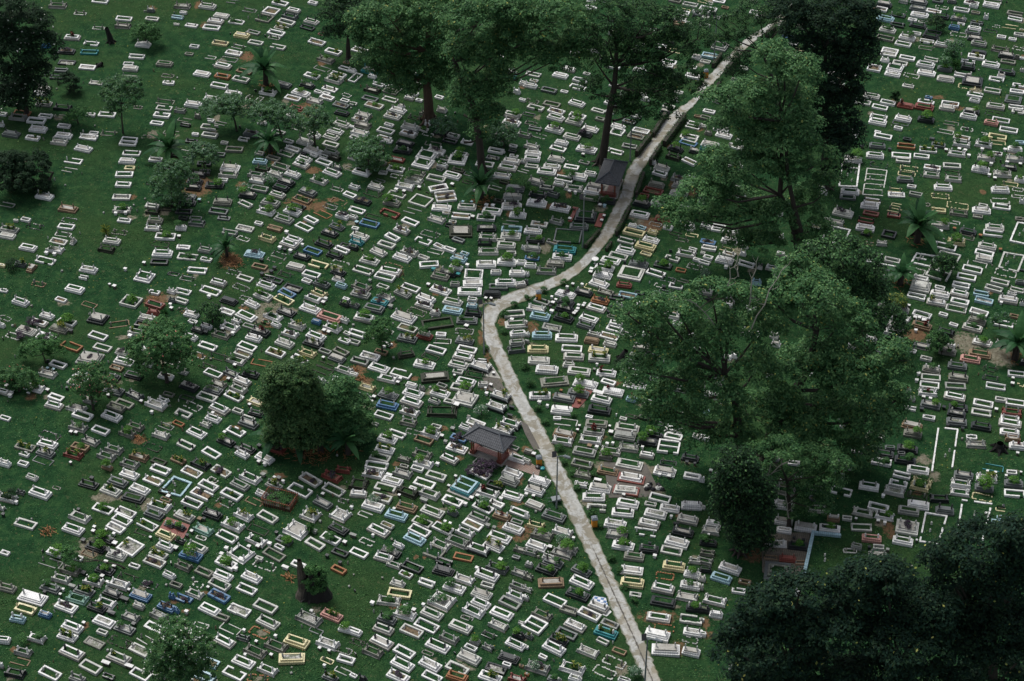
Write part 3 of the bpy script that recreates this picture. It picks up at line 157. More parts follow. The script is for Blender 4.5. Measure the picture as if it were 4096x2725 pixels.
stone('blue_tile', (.09,.21,.38), (.07,.14,.22), .35, .2, .35, .5)
stone('pale_blue_tile', (.42,.62,.70), (.2,.3,.32), .4, .2, .35, .5)
stone('teal_tile', (.04,.27,.29), (.03,.12,.12), .35, .2, .35, .5)
stone('pale_green_stone', (.26,.42,.35), (.10,.16,.12), .4)
stone('cream_tile', (.80,.72,.42), (.35,.30,.15), .45, .2, .4, .5)
stone('red_tile', (.27,.075,.058), (.12,.05,.04), .5, .2, .5, .4)
stone('orange_brick', (.42,.19,.09), (.20,.09,.045), .55, .14, .7)
stone('brown_stone', (.27,.19,.12), (.10,.075,.045), .7)
stone('pink_tile', (.62,.34,.29), (.3,.16,.13), .4, .2, .5)
stone('concrete', (.43,.42,.385), (.17,.155,.12), .7)
stone('dark_concrete', (.12,.11,.095), (.05,.045,.035), .8)
stone('paver', (.20,.18,.15), (.07,.06,.045), .7, .2, .85, .2, (.12,.12,.1))
stone('brick_paver', (.30,.20,.165), (.36,.33,.29), .8, .22, .85, .2)
stone('steel', (.20,.225,.24), (.12,.13,.135), .3, 0, .4, .5)
stone('rust_wood', (.27,.09,.05), (.10,.04,.025), .6)
stone('orange_paint', (.72,.29,.03), (.40,.15,.03), .45)
stone('bin_lid', (.20,.23,.26), (.10,.11,.12), .3, 0, .45)
stone('black_plastic', (.02,.02,.022), (.04,.04,.04), .3, 0, .35, .5)
stone('teal_plastic', (.03,.36,.38), (.02,.2,.2), .2, 0, .35, .5)
stone('tarp_blue', (.03,.16,.36), (.02,.08,.16), .3, 0, .4, .5)
stone('bark', (.055,.045,.038), (.025,.022,.018), .8)
stone('red_bark', (.10,.065,.045), (.04,.032,.02), .8)
stone('pale_bark', (.42,.39,.34), (.2,.18,.15), .5)
stone('dead_wood', (.05,.042,.035), (.24,.21,.17), .45)
stone('black_wood', (.012,.012,.012), (.03,.028,.024), .5)
stone('dry_leaf', (.30,.14,.055), (.12,.07,.03), .8)
stone('roof_ridge', (.10,.11,.125), (.05,.055,.06), .5, 0, .6)
stone('checker_ground', (.8,.8,.8), (.5,.5,.5), .2)
def checker():
    m, t, b = nt('blue_checker', .5); uv = t.nodes.new('ShaderNodeUVMap')
    c = t.nodes.new('ShaderNodeTexChecker'); c.inputs['Scale'].default_value = 3.2
    c.inputs['Color1'].default_value = (.12,.22,.42,1); c.inputs['Color2'].default_value = (.74,.76,.78,1)
    t.links.new(uv.outputs[0], c.inputs[0])
    n = noise(t, pos(t), 3, 5); k = ramp(t, n, [(.4,(.7,)*3),(.6,(1,)*3)])
    t.links.new(mix(t, 1.0, c.outputs[0], k, 'MULTIPLY'), b.inputs['Base Color'])
checker()
def roof():
    m, t, b = nt('roof_tile', .55, .4); uv = t.nodes.new('ShaderNodeUVMap')
    sx = t.nodes.new('ShaderNodeSeparateXYZ'); t.links.new(uv.outputs[0], sx.inputs[0])
    a = math_(t, 'FRACT', math_(t, 'MULTIPLY', sx.outputs[1], 3.6))
    c = math_(t, 'FRACT', math_(t, 'MULTIPLY', sx.outputs[0], 4.5))
    c2 = math_(t, 'ABSOLUTE', math_(t, 'SUBTRACT', c, .5))
    h = math_(t, 'ADD', math_(t, 'MULTIPLY', a, -.8), math_(t, 'MULTIPLY', c2, 1.2))
    n = noise(t, pos(t), 2.5, 5)
    col = ramp(t, n, [(.3,(.045,.05,.058)),(.7,(.085,.09,.10))])
    ln = ramp(t, a, [(0,(.35,)*3),(.16,(1,)*3)])
    t.links.new(mix(t, 1.0, col, ln, 'MULTIPLY'), b.inputs['Base Color']); bump(t, b, h, .9, .06)
roof()
def gravel(name, cols, scale):
    m, t, b = nt(name, .95, .1); p = pos(t)
    v = t.nodes.new('ShaderNodeTexVoronoi'); v.inputs['Scale'].default_value = scale; t.links.new(p, v.inputs['Vector'])
    sx = t.nodes.new('ShaderNodeSeparateColor'); t.links.new(v.outputs['Color'], sx.inputs[0])
    c = ramp(t, sx.outputs[0], [(i/(len(cols)-1), c) for i, c in enumerate(cols)])
    c = mix(t, ramp(t, noise(t, p, 1.1, 4), [(.45,(0,)*3),(.62,(.8,)*3)]), c, (.07,.10,.045))
    t.links.new(c, b.inputs['Base Color']); bump(t, b, v.outputs['Distance'], .5, .04)
gravel('gravel', [(.10,.10,.09),(.42,.41,.38),(.2,.19,.17),(.6,.6,.58)], 11)
gravel('soil', [(.10,.075,.05),(.19,.14,.09),(.07,.055,.04),(.24,.17,.11)], 6)
def grass(name, ground):
    m, t, b = nt(name, .95, .05); p = pos(t)
    n1 = noise(t, p, .09, 3, .55); n2 = noise(t, p, .8, 5, .65); n3 = noise(t, p, 7, 5, .75); n4 = noise(t, p, 2.6, 3, .6, 1.2)
    c = ramp(t, n2, [(.30,(.006,.026,.011)),(.5,(.013,.048,.018)),(.66,(.030,.078,.027))])
    c = mix(t, ramp(t, n1, [(.45,(0,)*3),(.64,(.55,)*3)]), c, (.034,.064,.02))
    c = mix(t, ramp(t, n3, [(.36,(.85,)*3),(.5,(0,)*3)]), c, (.008,.028,.011))
    c = mix(t, ramp(t, n3, [(.52,(0,)*3),(.68,(.7,)*3)]), c, (.05,.105,.038))
    c = mix(t, ramp(t, n4, [(.60,(0,)*3),(.72,(.75,)*3)]), c, (.095,.10,.05))
    v = t.nodes.new('ShaderNodeTexVoronoi'); v.inputs['Scale'].default_value = 1.3; t.links.new(p, v.inputs['Vector'])
    fl = math_(t, 'MULTIPLY', ramp(t, v.outputs['Distance'], [(.06,(.8,)*3),(.10,(0,)*3)]), ramp(t, noise(t, p, .12, 2), [(.5,(0,)*3),(.6,(1,)*3)]))
    c = mix(t, fl, c, (.34,.30,.06))
    if ground:
        a = t.nodes.new('ShaderNodeAttribute'); a.attribute_name = 'dirt'
        a2 = t.nodes.new('ShaderNodeAttribute'); a2.attribute_name = 'mud'
        w = math_(t, 'MULTIPLY', math_(t, 'SUBTRACT', noise(t, p, 1.7, 7, .8), .5), 2.3)
        for at, d1, d2 in ((a2, (.115,.10,.07), (.27,.245,.19)), (a, (.11,.062,.036), (.205,.12,.07))):
            f = ramp(t, math_(t, 'ADD', at.outputs['Fac'], w), [(.44,(0,)*3),(.66,(.85,)*3)])
            dc = ramp(t, noise(t, p, 3.2, 5, .7), [(.35, d1), (.65, d2)])
            c = mix(t, f, c, dc)
    t.links.new(c, b.inputs['Base Color'])
    bump(t, b, math_(t, 'ADD', n3, math_(t, 'MULTIPLY', n2, 1.5)), .7, .12)
grass('grass', True); grass('grave_grass', False)
def pathmat():
    m, t, b = nt('path_concrete', .9, .15); p = pos(t)
    n1 = noise(t, p, .55, 7, .72, .6); n2 = noise(t, p, 3, 6, .75); n3 = noise(t, p, .22, 3)
    c = ramp(t, n2, [(.3,(.25,.255,.24)),(.7,(.50,.505,.485))])
    c = mix(t, ramp(t, n1, [(.49,(0,)*3),(.55,(.85,)*3)]), c, (.20,.182,.135))
    c = mix(t, ramp(t, n3, [(.5,(0,)*3),(.66,(.6,)*3)]), c, (.30,.265,.20))
    c = mix(t, ramp(t, noise(t, p, 5, 6, .8), [(.6,(0,)*3),(.68,(.7,)*3)]), c, (.13,.115,.09))
    uv = t.nodes.new('ShaderNodeUVMap'); sx = t.nodes.new('ShaderNodeSeparateXYZ'); t.links.new(uv.outputs[0], sx.inputs[0])
    e = math_(t, 'ABSOLUTE', math_(t, 'SUBTRACT', sx.outputs[0], .5))
    e = math_(t, 'ADD', e, math_(t, 'MULTIPLY', math_(t, 'SUBTRACT', n2, .5), .22))
    c = mix(t, ramp(t, e, [(.40,(0,)*3),(.47,(.85,)*3)]), c, (.075,.095,.045))
    ce = ramp(t, math_(t, 'ADD', e, math_(t, 'MULTIPLY', math_(t, 'SUBTRACT', n1, .5), .35)), [(.02,(.22,)*3),(.16,(0,)*3)])
    c = mix(t, ce, c, (.20,.175,.13))
    cr = math_(t, 'MULTIPLY', ramp(t, e, [(.03,(.95,)*3),(.045,(0,)*3)]), ramp(t, sx.outputs[1], [(.85,(0,)*3),(.87,(1,)*3)]))
    c = mix(t, cr, c, (.085,.08,.07))
    sl = math_(t, 'FRACT', math_(t, 'MULTIPLY', sx.outputs[1], 42.0))
    c = mix(t, ramp(t, sl, [(0,(.25,)*3),(.02,(0,)*3)]), c, (.16,.14,.11))
    t.links.new(c, b.inputs['Base Color']); bump(t, b, n2, .5, .04)
pathmat()
def leaf(name, dark, mid, light, tr=.25, rough=.55):
    m, t, b = nt(name, rough, .16)
    g = t.nodes.new('ShaderNodeNewGeometry'); r = g.outputs['Random Per Island']
    n = noise(t, g.outputs['Position'], .55, 3)
    f = math_(t, 'ADD', math_(t, 'MULTIPLY', r, .65), math_(t, 'MULTIPLY', n, .5))
    c = ramp(t, f, [(.25, dark), (.55, mid), (.86, light)])
    t.links.new(c, b.inputs['Base Color'])
    if tr:
        tb = t.nodes.new('ShaderNodeBsdfTranslucent'); ms = t.nodes.new('ShaderNodeMixShader'); ms.inputs[0].default_value = tr
        t.links.new(c, tb.inputs[0]); t.links.new(b.outputs[0], ms.inputs[1]); t.links.new(tb.outputs[0], ms.inputs[2])
        t.links.new(ms.outputs[0], t.nodes['Material Output'].inputs[0])
leaf('tree_leaf', (0.024, 0.0786, 0.0293), (0.0438, 0.1282, 0.0428), (0.0964, 0.1963, 0.063))
leaf('pale_tree_leaf', (0.0373, 0.108, 0.0416), (0.0724, 0.1844, 0.0679), (0.1438, 0.2734, 0.1039))
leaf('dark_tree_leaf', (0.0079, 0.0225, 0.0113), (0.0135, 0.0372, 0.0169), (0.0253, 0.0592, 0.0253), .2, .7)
leaf('blue_tree_leaf', (0.0036, 0.0136, 0.0086), (0.0078, 0.0272, 0.0172), (0.0156, 0.0449, 0.0277), .2, .75)  # dark bluish foliage, colour deepened further to stand in for lens corner darkening
leaf('ficus_leaf', (.022,.058,.022), (.050,.112,.038), (.105,.18,.06))
leaf('silver_leaf', (0.0476, 0.0989, 0.0578), (0.0873, 0.1709, 0.0991), (0.2063, 0.3238, 0.2146))
leaf('bush_leaf', (0.0281, 0.0935, 0.0187), (0.0654, 0.187, 0.0281), (0.1403, 0.3085, 0.0467))
leaf('shrub_leaf', (0.0202, 0.0736, 0.0252), (0.0453, 0.1359, 0.0403), (0.0906, 0.2152, 0.0604))
leaf('croton_leaf', (.05,.12,.03), (.16,.24,.05), (.42,.42,.10))
leaf('purple_leaf', (.018,.012,.022), (.04,.025,.045), (.085,.06,.09), .1)
leaf('red_leaf', (.05,.012,.015), (.14,.03,.035), (.22,.06,.05), .1)
leaf('banana_leaf', (.014,.052,.022), (.026,.088,.034), (.06,.16,.055), .25, .45)
leaf('hedge_leaf', (0.013, 0.0446, 0.0158), (0.023, 0.0729, 0.0216), (0.0504, 0.1215, 0.0324), .1)
leaf('white_flower', (.6,.6,.5), (.75,.75,.68), (.85,.85,.8), .2)
leaf('yellow_leaf', (.2,.24,.06), (.3,.33,.08), (.42,.42,.12), .2)
leaf('pink_flower', (.55,.12,.12), (.7,.25,.22), (.75,.4,.35), .2)
# ---------------------------------------------------------------- mesh helpers
class MB:
    def __init__(s, T=None): s.v=[]; s.f=[]; s.m=[]; s.uv=[]; s.mats=[]; s.T=T
    def mi(s, mat):
        if mat not in s.mats: s.mats.append(mat)
        return s.mats.index(mat)
    def add(s, vs, fs, mat):
        o = len(s.v); k = s.mi(mat)
        for f in fs:
            a, b, c = vs[f[0]], vs[f[1]], vs[f[2]]
            n = (abs((b[1]-a[1])*(c[2]-a[2])-(b[2]-a[2])*(c[1]-a[1])), abs((b[2]-a[2])*(c[0]-a[0])-(b[0]-a[0])*(c[2]-a[2])), abs((b[0]-a[0])*(c[1]-a[1])-(b[1]-a[1])*(c[0]-a[0])))
            ax = n.index(max(n))
            for i in f:
                p = vs[i]; s.uv += [(p[1],p[2]) if ax==0 else (p[0],p[2]) if ax==1 else (p[0],p[1])]
            s.f.append(tuple(i+o for i in f)); s.m.append(k)
        if s.T: vs = [tuple(s.T @ Vector(p)) for p in vs]
        s.v += vs
    def box(s, x0,x1,y0,y1,z0,z1, mat, j=0, top=1.0):
        jj = lambda: R.uniform(-j, j) if j else 0
        mx, my = (x0+x1)/2, (y0+y1)/2
        q = [(x0,y0),(x1,y0),(x1,y1),(x0,y1)]
        vs = [(x+jj(), y+jj(), z0) for x, y in q]
        vs += [(mx+(x-mx)*top+jj(), my+(y-my)*top+jj(), z1+jj()) for x, y in q]
        s.add(vs, [(0,1,5,4),(1,2,6,5),(2,3,7,6),(3,0,4,7),(4,5,6,7)], mat)
    def quad(s, pts, mat): s.add(list(pts), [tuple(range(len(pts)))], mat)
    def lathe(s, x, y, prof, n, mat, sy=1.0, lean=(0,0)):
        vs=[]; fs=[]
        for r, z in prof:
            for i in range(n):
                a = 2*math.pi*(i+.5)/n; vs.append((x+lean[0]*z+r*math.cos(a), y+lean[1]*z+r*sy*math.sin(a), z))
        for k in range(len(prof)-1):
            for i in range(n): j=(i+1)%n; fs.append((k*n+i,k*n+j,(k+1)*n+j,(k+1)*n+i))
        fs.append(tuple(range((len(prof)-1)*n, len(prof)*n)))
        s.add(vs, fs, mat)
    def tube(s, pts, rad, n, mat):
        vs=[]; fs=[]
        for k, p in enumerate(pts):
            p = Vector(p); a = Vector(pts[max(0,k-1)]); b = Vector(pts[min(len(pts)-1,k+1)])
            d = (b-a).normalized(); u = d.cross(Vector((0.3,1,.2))).normalized(); w = d.cross(u)
            for i in range(n):
                t = 2*math.pi*i/n; vs.append(tuple(p + (u*math.cos(t)+w*math.sin(t))*rad[k]))
        for k in range(len(pts)-1):
            for i in range(n): j=(i+1)%n; fs.append((k*n+i,k*n+j,(k+1)*n+j,(k+1)*n+i))
        s.add(vs, fs, mat)
    def build(s, name, parent=None, loc=None):
        me = bpy.data.meshes.new(name); me.from_pydata(s.v, [], s.f)
        for m in s.mats: me.materials.append(M[m])
        me.polygons.foreach_set('material_index', s.m)
        uv = me.uv_layers.new(name='UVMap'); uv.data.foreach_set('uv', np.array(s.uv, dtype=np.float32).ravel())
        me.update(); o = bpy.data.objects.new(name, me); COL.objects.link(o)
        if parent: o.parent = parent
        if loc: o.location = loc
        return o
def empty(name, loc, rz=0):
    o = bpy.data.objects.new(name, None); o.empty_display_size = .3; COL.objects.link(o); o.location = loc; o.rotation_euler = (0,0,rz); return o
def tag(o, label=None, cat=None, group=None, kind=None):
    if label: o['label'] = label
    if cat: o['category'] = cat
    if group: o['group'] = group
    if kind: o['kind'] = kind
    return o
def leafmesh(name, P, N, size, mats, midx=None, parent=None, aspect=.6):
    n = len(P); size = np.asarray(size, dtype=float).reshape(-1,1)
    a = NR.normal(size=(n,3)); U = np.cross(N, a); U /= np.linalg.norm(U,axis=1,keepdims=True)+1e-9
    V = np.cross(N, U); V /= np.linalg.norm(V,axis=1,keepdims=True)+1e-9
    U = U*size*.5; V = V*size*.5*aspect
    vs = np.stack([P-U, P-V*.9, P+U, P+V*.9],1).reshape(-1,3)
    me = bpy.data.meshes.new(name); me.vertices.add(4*n); me.vertices.foreach_set('co', vs.astype(np.float32).ravel())
    me.loops.add(4*n); me.loops.foreach_set('vertex_index', np.arange(4*n, dtype=np.int32))
    me.polygons.add(n); me.polygons.foreach_set('loop_start', np.arange(0,4*n,4,dtype=np.int32))
    for m in mats: me.materials.append(M[m])
    if midx is not None: me.polygons.foreach_set('material_index', np.asarray(midx, dtype=np.int32))
    me.update(calc_edges=True); me.validate()
    o = bpy.data.objects.new(name, me); COL.objects.link(o)
    if parent: o.parent = parent
    return o
def sph(n):
    d = NR.normal(size=(n,3)); return d/np.linalg.norm(d,axis=1,keepdims=True)
def puffs(blobs, pr, dens):
    """blobs (x,y,z,rx,ry,rz) -> clump centres spread over and inside each"""
    out=[]; nn=[]
    for (x,y,z,rx,ry,rz) in blobs:
        k = max(4, int(dens*(rx*rz*2+rx*ry*2)/(pr*pr)))
        d = sph(k); d[:,2] = np.where(d[:,2] < -.45, -d[:,2], d[:,2])
        r = NR.uniform(.45,1.06,size=(k,1))**.6
        out.append(np.array([x,y,z]) + d*r*np.array([rx,ry,rz])); nn.append(d)
    return np.concatenate(out), np.concatenate(nn)
def foliage(name, blobs, pr, dens, per, ls, mats, parent, frac=(), up=.55):
    C, D = puffs(blobs, pr, dens); k = len(C)
    prr = pr*NR.uniform(.6,1.35,size=(k,1))
    d = sph(k*per); d[:,2] = np.where(d[:,2] < -.2, -d[:,2]*.8, d[:,2])
    rr = NR.uniform(.25,1,size=(k*per,1))**.5
    P = np.repeat(C,per,0) + d*rr*np.repeat(prr,per,0)*np.array([1,1,.75])
    N = d*.7 + np.repeat(D,per,0)*.35 + np.array([0,0,up]) + NR.normal(size=P.shape)*.35
    N /= np.linalg.norm(N,axis=1,keepdims=True)
    mi = np.zeros(len(P), int); u = NR.uniform(size=len(P)); acc = 0
    for i, f in enumerate(frac): mi[(u>=acc)&(u<acc+f)] = i+1; acc += f
    return leafmesh(name, P, N, ls*NR.uniform(.6,1.35,len(P)), mats, mi, parent)
# ---------------------------------------------------------------- ground
def ground():
    xs = np.concatenate([[-1500,-600,-250,-130],np.arange(-86,86.1,.45),[130,250,600,1500]])
    ys = np.concatenate([[-800,-200,0,80],np.arange(108,272,.45),[300,360,500,900,2500]])
    X, Y = np.meshgrid(xs, ys); Z = hz(X, Y)
    nx, ny = len(xs), len(ys)
    v = np.stack([X,Y,Z],-1).reshape(-1,3)
    i = np.arange((nx-1)*(ny-1)); r = i//(nx-1); c = i%(nx-1); a = r*nx+c
    f = np.stack([a,a+1,a+nx+1,a+nx],1)
    me = bpy.data.meshes.new('ground'); me.vertices.add(len(v)); me.vertices.foreach_set('co', v.astype(np.float32).ravel())
    me.loops.add(f.size); me.loops.foreach_set('vertex_index', f.astype(np.int32).ravel())
    me.polygons.add(len(f)); me.polygons.foreach_set('loop_start', np.arange(0,f.size,4,dtype=np.int32))
    for nm, lst in (('dirt', DIRT), ('mud', MUD)):
        w = np.zeros(len(v))
        for (px,py,rx,ry) in lst:
            gx, gy = gp(px,py); s = ppm(py); k = s*max(.3,(SP+(py-H0/2)/FPX*CP))
            d = np.sqrt(((v[:,0]-gx)/(rx/s))**2+((v[:,1]-gy)/(ry/k))**2)
            w = np.maximum(w, np.clip(1.25-.75*d, 0, 1))
        at = me.attributes.new(nm,'FLOAT','POINT'); at.data.foreach_set('value', w.astype(np.float32))
    me.materials.append(M['grass']); me.polygons.foreach_set('use_smooth', np.ones(len(f),bool)); me.update(calc_edges=True)
    o = bpy.data.objects.new('ground', me); COL.objects.link(o); tag(o, kind='structure')
DIRT = [(986,229,35,20),(1236,436,40,30),(789,746,60,45),(964,739,22,12),(1207,810,60,30),(1279,824,35,20),(921,1042,40,30),(1254,685,30,15),(2611,899,45,30),(2189,828,30,12),(2243,692,20,15),(625,1202,50,32),(975,1231,20,12),(1432,1477,35,20),(1468,1520,25,15),(1657,1513,15,12),(1925,1349,12,40),(1954,1424,12,25),(2007,1284,15,20),(2132,1306,25,25),(3664,1341,50,25),(554,1762,28,15),(2071,1916,25,25),(2071,2012,30,12),(2000,2101,15,20),(2078,2151,30,20),(3557,2119,25,35),(1664,2226,15,8),(1696,2224,15,8),(2636,2469,80,26),(2718,2594,30,30),(2821,2486,20,25),(2114,2119,25,22),(3930,770,14,10),(3014,2218,50,30),(2700,745,25,22),(2770,760,22,30),(1990,1850,12,12),(3750,390,30,8)]
MUD = [(454,1534,35,20),(1075,1238,60,30),(1046,1270,40,25),(1479,1620,30,20),(1979,1531,40,40),(2314,1620,30,15),(3860,1370,60,40),(4003,1424,60,45),(429,1987,60,22),(586,2019,25,30),(357,2198,60,40),(2421,1859,45,20),(2564,1966,55,25),(2600,1876,30,15),(2635,1976,30,20),(3696,1841,30,20),(3739,1901,20,25),(2489,2683,25,30),(3186,2272,35,28),(2403,835,25,15),(2182,989,20,25),(2577,900,40,30),(2120,1660,25,20),(2052,1690,30,25),(2040,1590,30,30),(2480,780,20,20),(1640,1900,10,8),(2345,2010,25,20),(2570,1860,25,15)]
PL = [(3215,-70),(3175,-25),(3150,15),(3129,46),(3104,71),(3057,111),(2979,161),(2925,211),(2871,264),(2800,343),(2771,396),(2707,436),(2657,482),(2607,560),(2561,614),(2521,664),(2496,714),(2479,781),(2452,835),(2421,899),(2396,939),(2343,1014),(2279,1071),(2182,1120),(2071,1159),(2007,1184),(1957,1216),(1936,1238),(1923,1274),(1923,1299),(1939,1370),(1989,1477),(2021,1549),(2077,1656),(2091,1680),(2177,1859),(2261,2037),(2346,2216),(2405,2344),(2482,2522),(2564,2701),(2620,2820)]
PR = [(3265,-70),(3200,-25),(3172,15),(3160,54),(3152,84),(3064,132),(3014,171),(2954,229),(2896,289),(2836,354),(2800,398),(2736,464),(2686,525),(2654,560),(2618,614),(2589,656),(2561,699),(2539,760),(2525,810),(2493,864),(2457,935),(2418,981),(2336,1078),(2243,1138),(2143,1181),(2100,1202),(2029,1231),(2000,1256),(1984,1285),(1984,1305),(2004,1370),(2054,1477),(2086,1549),(2140,1656),(2159,1680),(2250,1859),(2336,2037),(2418,2216),(2475,2344),(2561,2522),(2636,2701),(2690,2820)]
PGL = [gp(*p) for p in PL]; PGR = [gp(*p) for p in PR]
def path():
    vs=[]; uv=[]; L=0; rows=[]
    A = np.array(PGL); B = np.array(PGR); n=len(A); prev=None
    tot = sum(np.linalg.norm((A[i+1]+B[i+1]-A[i]-B[i])/2) for i in range(n-1))
    K=9
    for i in range(n-1):
        seg = np.linalg.norm((A[i+1]+B[i+1]-A[i]-B[i])/2); st = max(2,int(seg/.4))
        for k in range(st):
            f=k/st
            def cr(Q):
                p0,p1,p2,p3 = Q[max(i-1,0)],Q[i],Q[i+1],Q[min(i+2,n-1)]
                return .5*((2*p1)+(p2-p0)*f+(2*p0-5*p1+4*p2-p3)*f*f+(3*p1-p0-3*p2+p3)*f**3)
            a, b = cr(A), cr(B); ja, jb = R.uniform(-.13,.13), R.uniform(-.13,.13)
            row=[]
            for q in range(K):
                t=q/(K-1); w = a+(b-a)*t
                if q==0: w = w+(b-a)/np.linalg.norm(b-a)*ja
                if q==K-1: w = w+(b-a)/np.linalg.norm(b-a)*jb
                row.append((w[0],w[1],float(hz(w[0],w[1]))+.055)); uv.append((t,(L+seg*f)/tot))
            rows.append(row)
        L += seg
    vs=[p for r in rows for p in r]; fs=[]; n2=len(rows)
    for i in range(n2-1):
        for q in range(K-1): fs.append((i*K+q,(i+1)*K+q,(i+1)*K+q+1,i*K+q+1))
    o=len(vs)
    for i,r in enumerate(rows):
        vs.append((r[0][0],r[0][1],r[0][2]-.3)); vs.append((r[-1][0],r[-1][1],r[-1][2]-.3)); uv += [uv[i*K],uv[i*K+K-1]]
    for i in range(n2-1):
        fs.append((i*K,o+2*i,o+2*i+2,(i+1)*K)); fs.append((i*K+K-1,(i+1)*K+K-1,o+2*i+3,o+2*i+1))
    me=bpy.data.meshes.new('path'); me.from_pydata(vs,[],fs); u=me.uv_layers.new(name='UVMap')
    idx=np.zeros(len(me.loops),int); me.loops.foreach_get('vertex_index',idx)
    u.data.foreach_set('uv', np.array(uv)[idx].astype(np.float32).ravel()); me.materials.append(M['path_concrete'])
    ob=bpy.data.objects.new('path',me); COL.objects.link(ob); tag(ob,kind='structure')
path()
CEN = [((a[0]+b[0])/2,(a[1]+b[1])/2) for a,b in zip(PGL,PGR)]
def dpath(x,y):
    best=1e9
    for a,b in zip(CEN,CEN[1:]):
        dx,dy=b[0]-a[0],b[1]-a[1]; t=max(0,min(1,((x-a[0])*dx+(y-a[1])*dy)/(dx*dx+dy*dy)))
        best=min(best,math.hypot(x-a[0]-t*dx,y-a[1]-t*dy))
    return best
# paved areas, flat sheets laid on the ground (structure)
def pad(name, pts, mat, z=.05, th=.25):
    g=[gp(*p) for p in pts]; n=len(g); zz=max(float(hz(*p)) for p in g)+z
    cx=sum(p[0] for p in g)/n; cy=sum(p[1] for p in g)/n
    ang=math.atan2(g[1][1]-g[0][1],g[1][0]-g[0][0]); c,s=math.cos(-ang),math.sin(-ang)
    mb=MB(Matrix.Translation((cx,cy,0))@Matrix.Rotation(ang,4,'Z'))
    l=[((x-cx)*c-(y-cy)*s,(x-cx)*s+(y-cy)*c) for x,y in g]
    vs=[(x,y,zz) for x,y in l]+[(x,y,zz-th) for x,y in l]
    mb.add(vs,[tuple(range(n))]+[(i+n,(i+1)%n+n,(i+1)%n,i) for i in range(n)],mat)
    return tag(mb.build(name),kind='structure')
T=lambda x0,y0,*q:[(x0+a/2.8,y0+b/2.8) for a,b in q]
pad('paved_yard',[(3060,2135),(3243,2130),(3214,2312),(3150,2335),(3050,2290),(3046,2190)],'paver')
pad('red_apron',T(2100,560,(835,825),(902,832),(850,985),(775,970)),'red_tile')
pad('red_apron',T(2100,560,(560,760),(600,765),(520,925),(480,915)),'red_tile',.06)
pad('brick_walk',T(1400,1680,(1790,320),(2130,560),(2110,640),(1700,500),(1690,440)),'brick_paver')
pad('pavilion_floor',T(1400,1680,(1400,315),(1760,430),(1700,500),(1350,375)),'concrete',.07)
pad('pavilion_floor',T(2100,560,(900,440),(1070,500),(1040,660),(985,690),(880,560)),'concrete',.07)
pad('concrete_slab',T(1400,1120,(1560,920),(1620,1000),(1690,1110),(1500,1080)),'concrete')
pad('concrete_slab',T(1400,1120,(1480,1100),(1640,1090),(1790,1290),(1700,1300),(1560,1240)),'dark_concrete')
pad('concrete_slab',T(1400,1680,(1900,0),(1990,60),(2130,330),(2060,340),(1960,160)),'dark_concrete')
pad('red_apron',T(0,1680,(1870,1100),(2130,1190),(2030,1400),(1780,1240)),'red_tile',.04)
pad('tile_apron',T(2100,2165,(775,618),(905,640),(935,750),(850,745),(725,690)),'blue_checker',.05)
pad('white_apron',T(2100,2165,(940,765),(970,800),(915,850),(865,830)),'white_paint',.05)
pad('brick_walk',T(2100,1120,(590,1230),(760,1260),(700,1340),(600,1450),(520,1440)),'red_tile',.04)
pad('concrete_slab',T(2100,1680,(880,470),(1360,500),(1500,780),(1400,860),(940,870)),'dark_concrete',.03)
pad('concrete_slab',[(1590,2060),(1600,2062),(1598,2066),(1590,2064)],'concrete')
# ---------------------------------------------------------------- graves
ENT=[]
def parse():
    x0=y0=0
    for line in DATA.strip().split('\n'):
        if line[0]=='T': _,a,b=line.split(); x0,y0=int(a),int(b); tid=(x0,y0); continue
        for tok in line.split():
            x,y,w,c=tok.split(',')
            sl=None
            if '@' in c: c,s_=c.split('@'); sl=int(s_)/100
            x,y,w=float(x),float(y),float(w)
            if w<5: continue
            if x0==3396 and x<291*.35: continue
            if x0==2800 and x>1668+180: continue
            if y0==2165 and y<205: continue
            ENT.append([x0+x/2.8,y0+y/2.8,w/2.8,c,sl,tid])
parse()
SLP=[(100,150,.03),(400,260,.06),(700,80,.12),(1000,350,.2),(1300,330,.3),(1500,450,.27),(2000,400,.22),(2300,450,.25),(2700,60,.2),(3500,300,.2),(3900,200,.17),(3900,450,.17),
(150,800,.15),(480,700,.03),(600,900,.04),(900,700,.06),(1200,700,.25),(1300,1000,.28),(300,1050,.15),(100,1250,.22),(450,1250,.22),(600,1450,.2),(1000,1300,.25),(1200,1400,.25),(150,1800,.22),(500,1800,.25),(500,2000,.27),(1000,1800,.31),(1700,1800,.22),(1700,2000,.27),(400,2300,.25),(400,2500,.28),(1000,2400,.3),(1700,2300,.25),(1800,2500,.28),(2300,2500,.28),(2500,2200,.12),(2700,2400,.12),(3900,2000,.1),(3900,1500,.15)]
def slope_at(x,y):
    s=w=0
    for a,b,c in SLP:
        k=1/((x-a)**2+(y-b)**2+400)**1.5; s+=k*c*(1.35 if b>=690 else 1); w+=k
    return s/w
HT={'f':.22,'d':.42,'s':.55,'p':.5,'l':.08,'x':.38}
G=[]
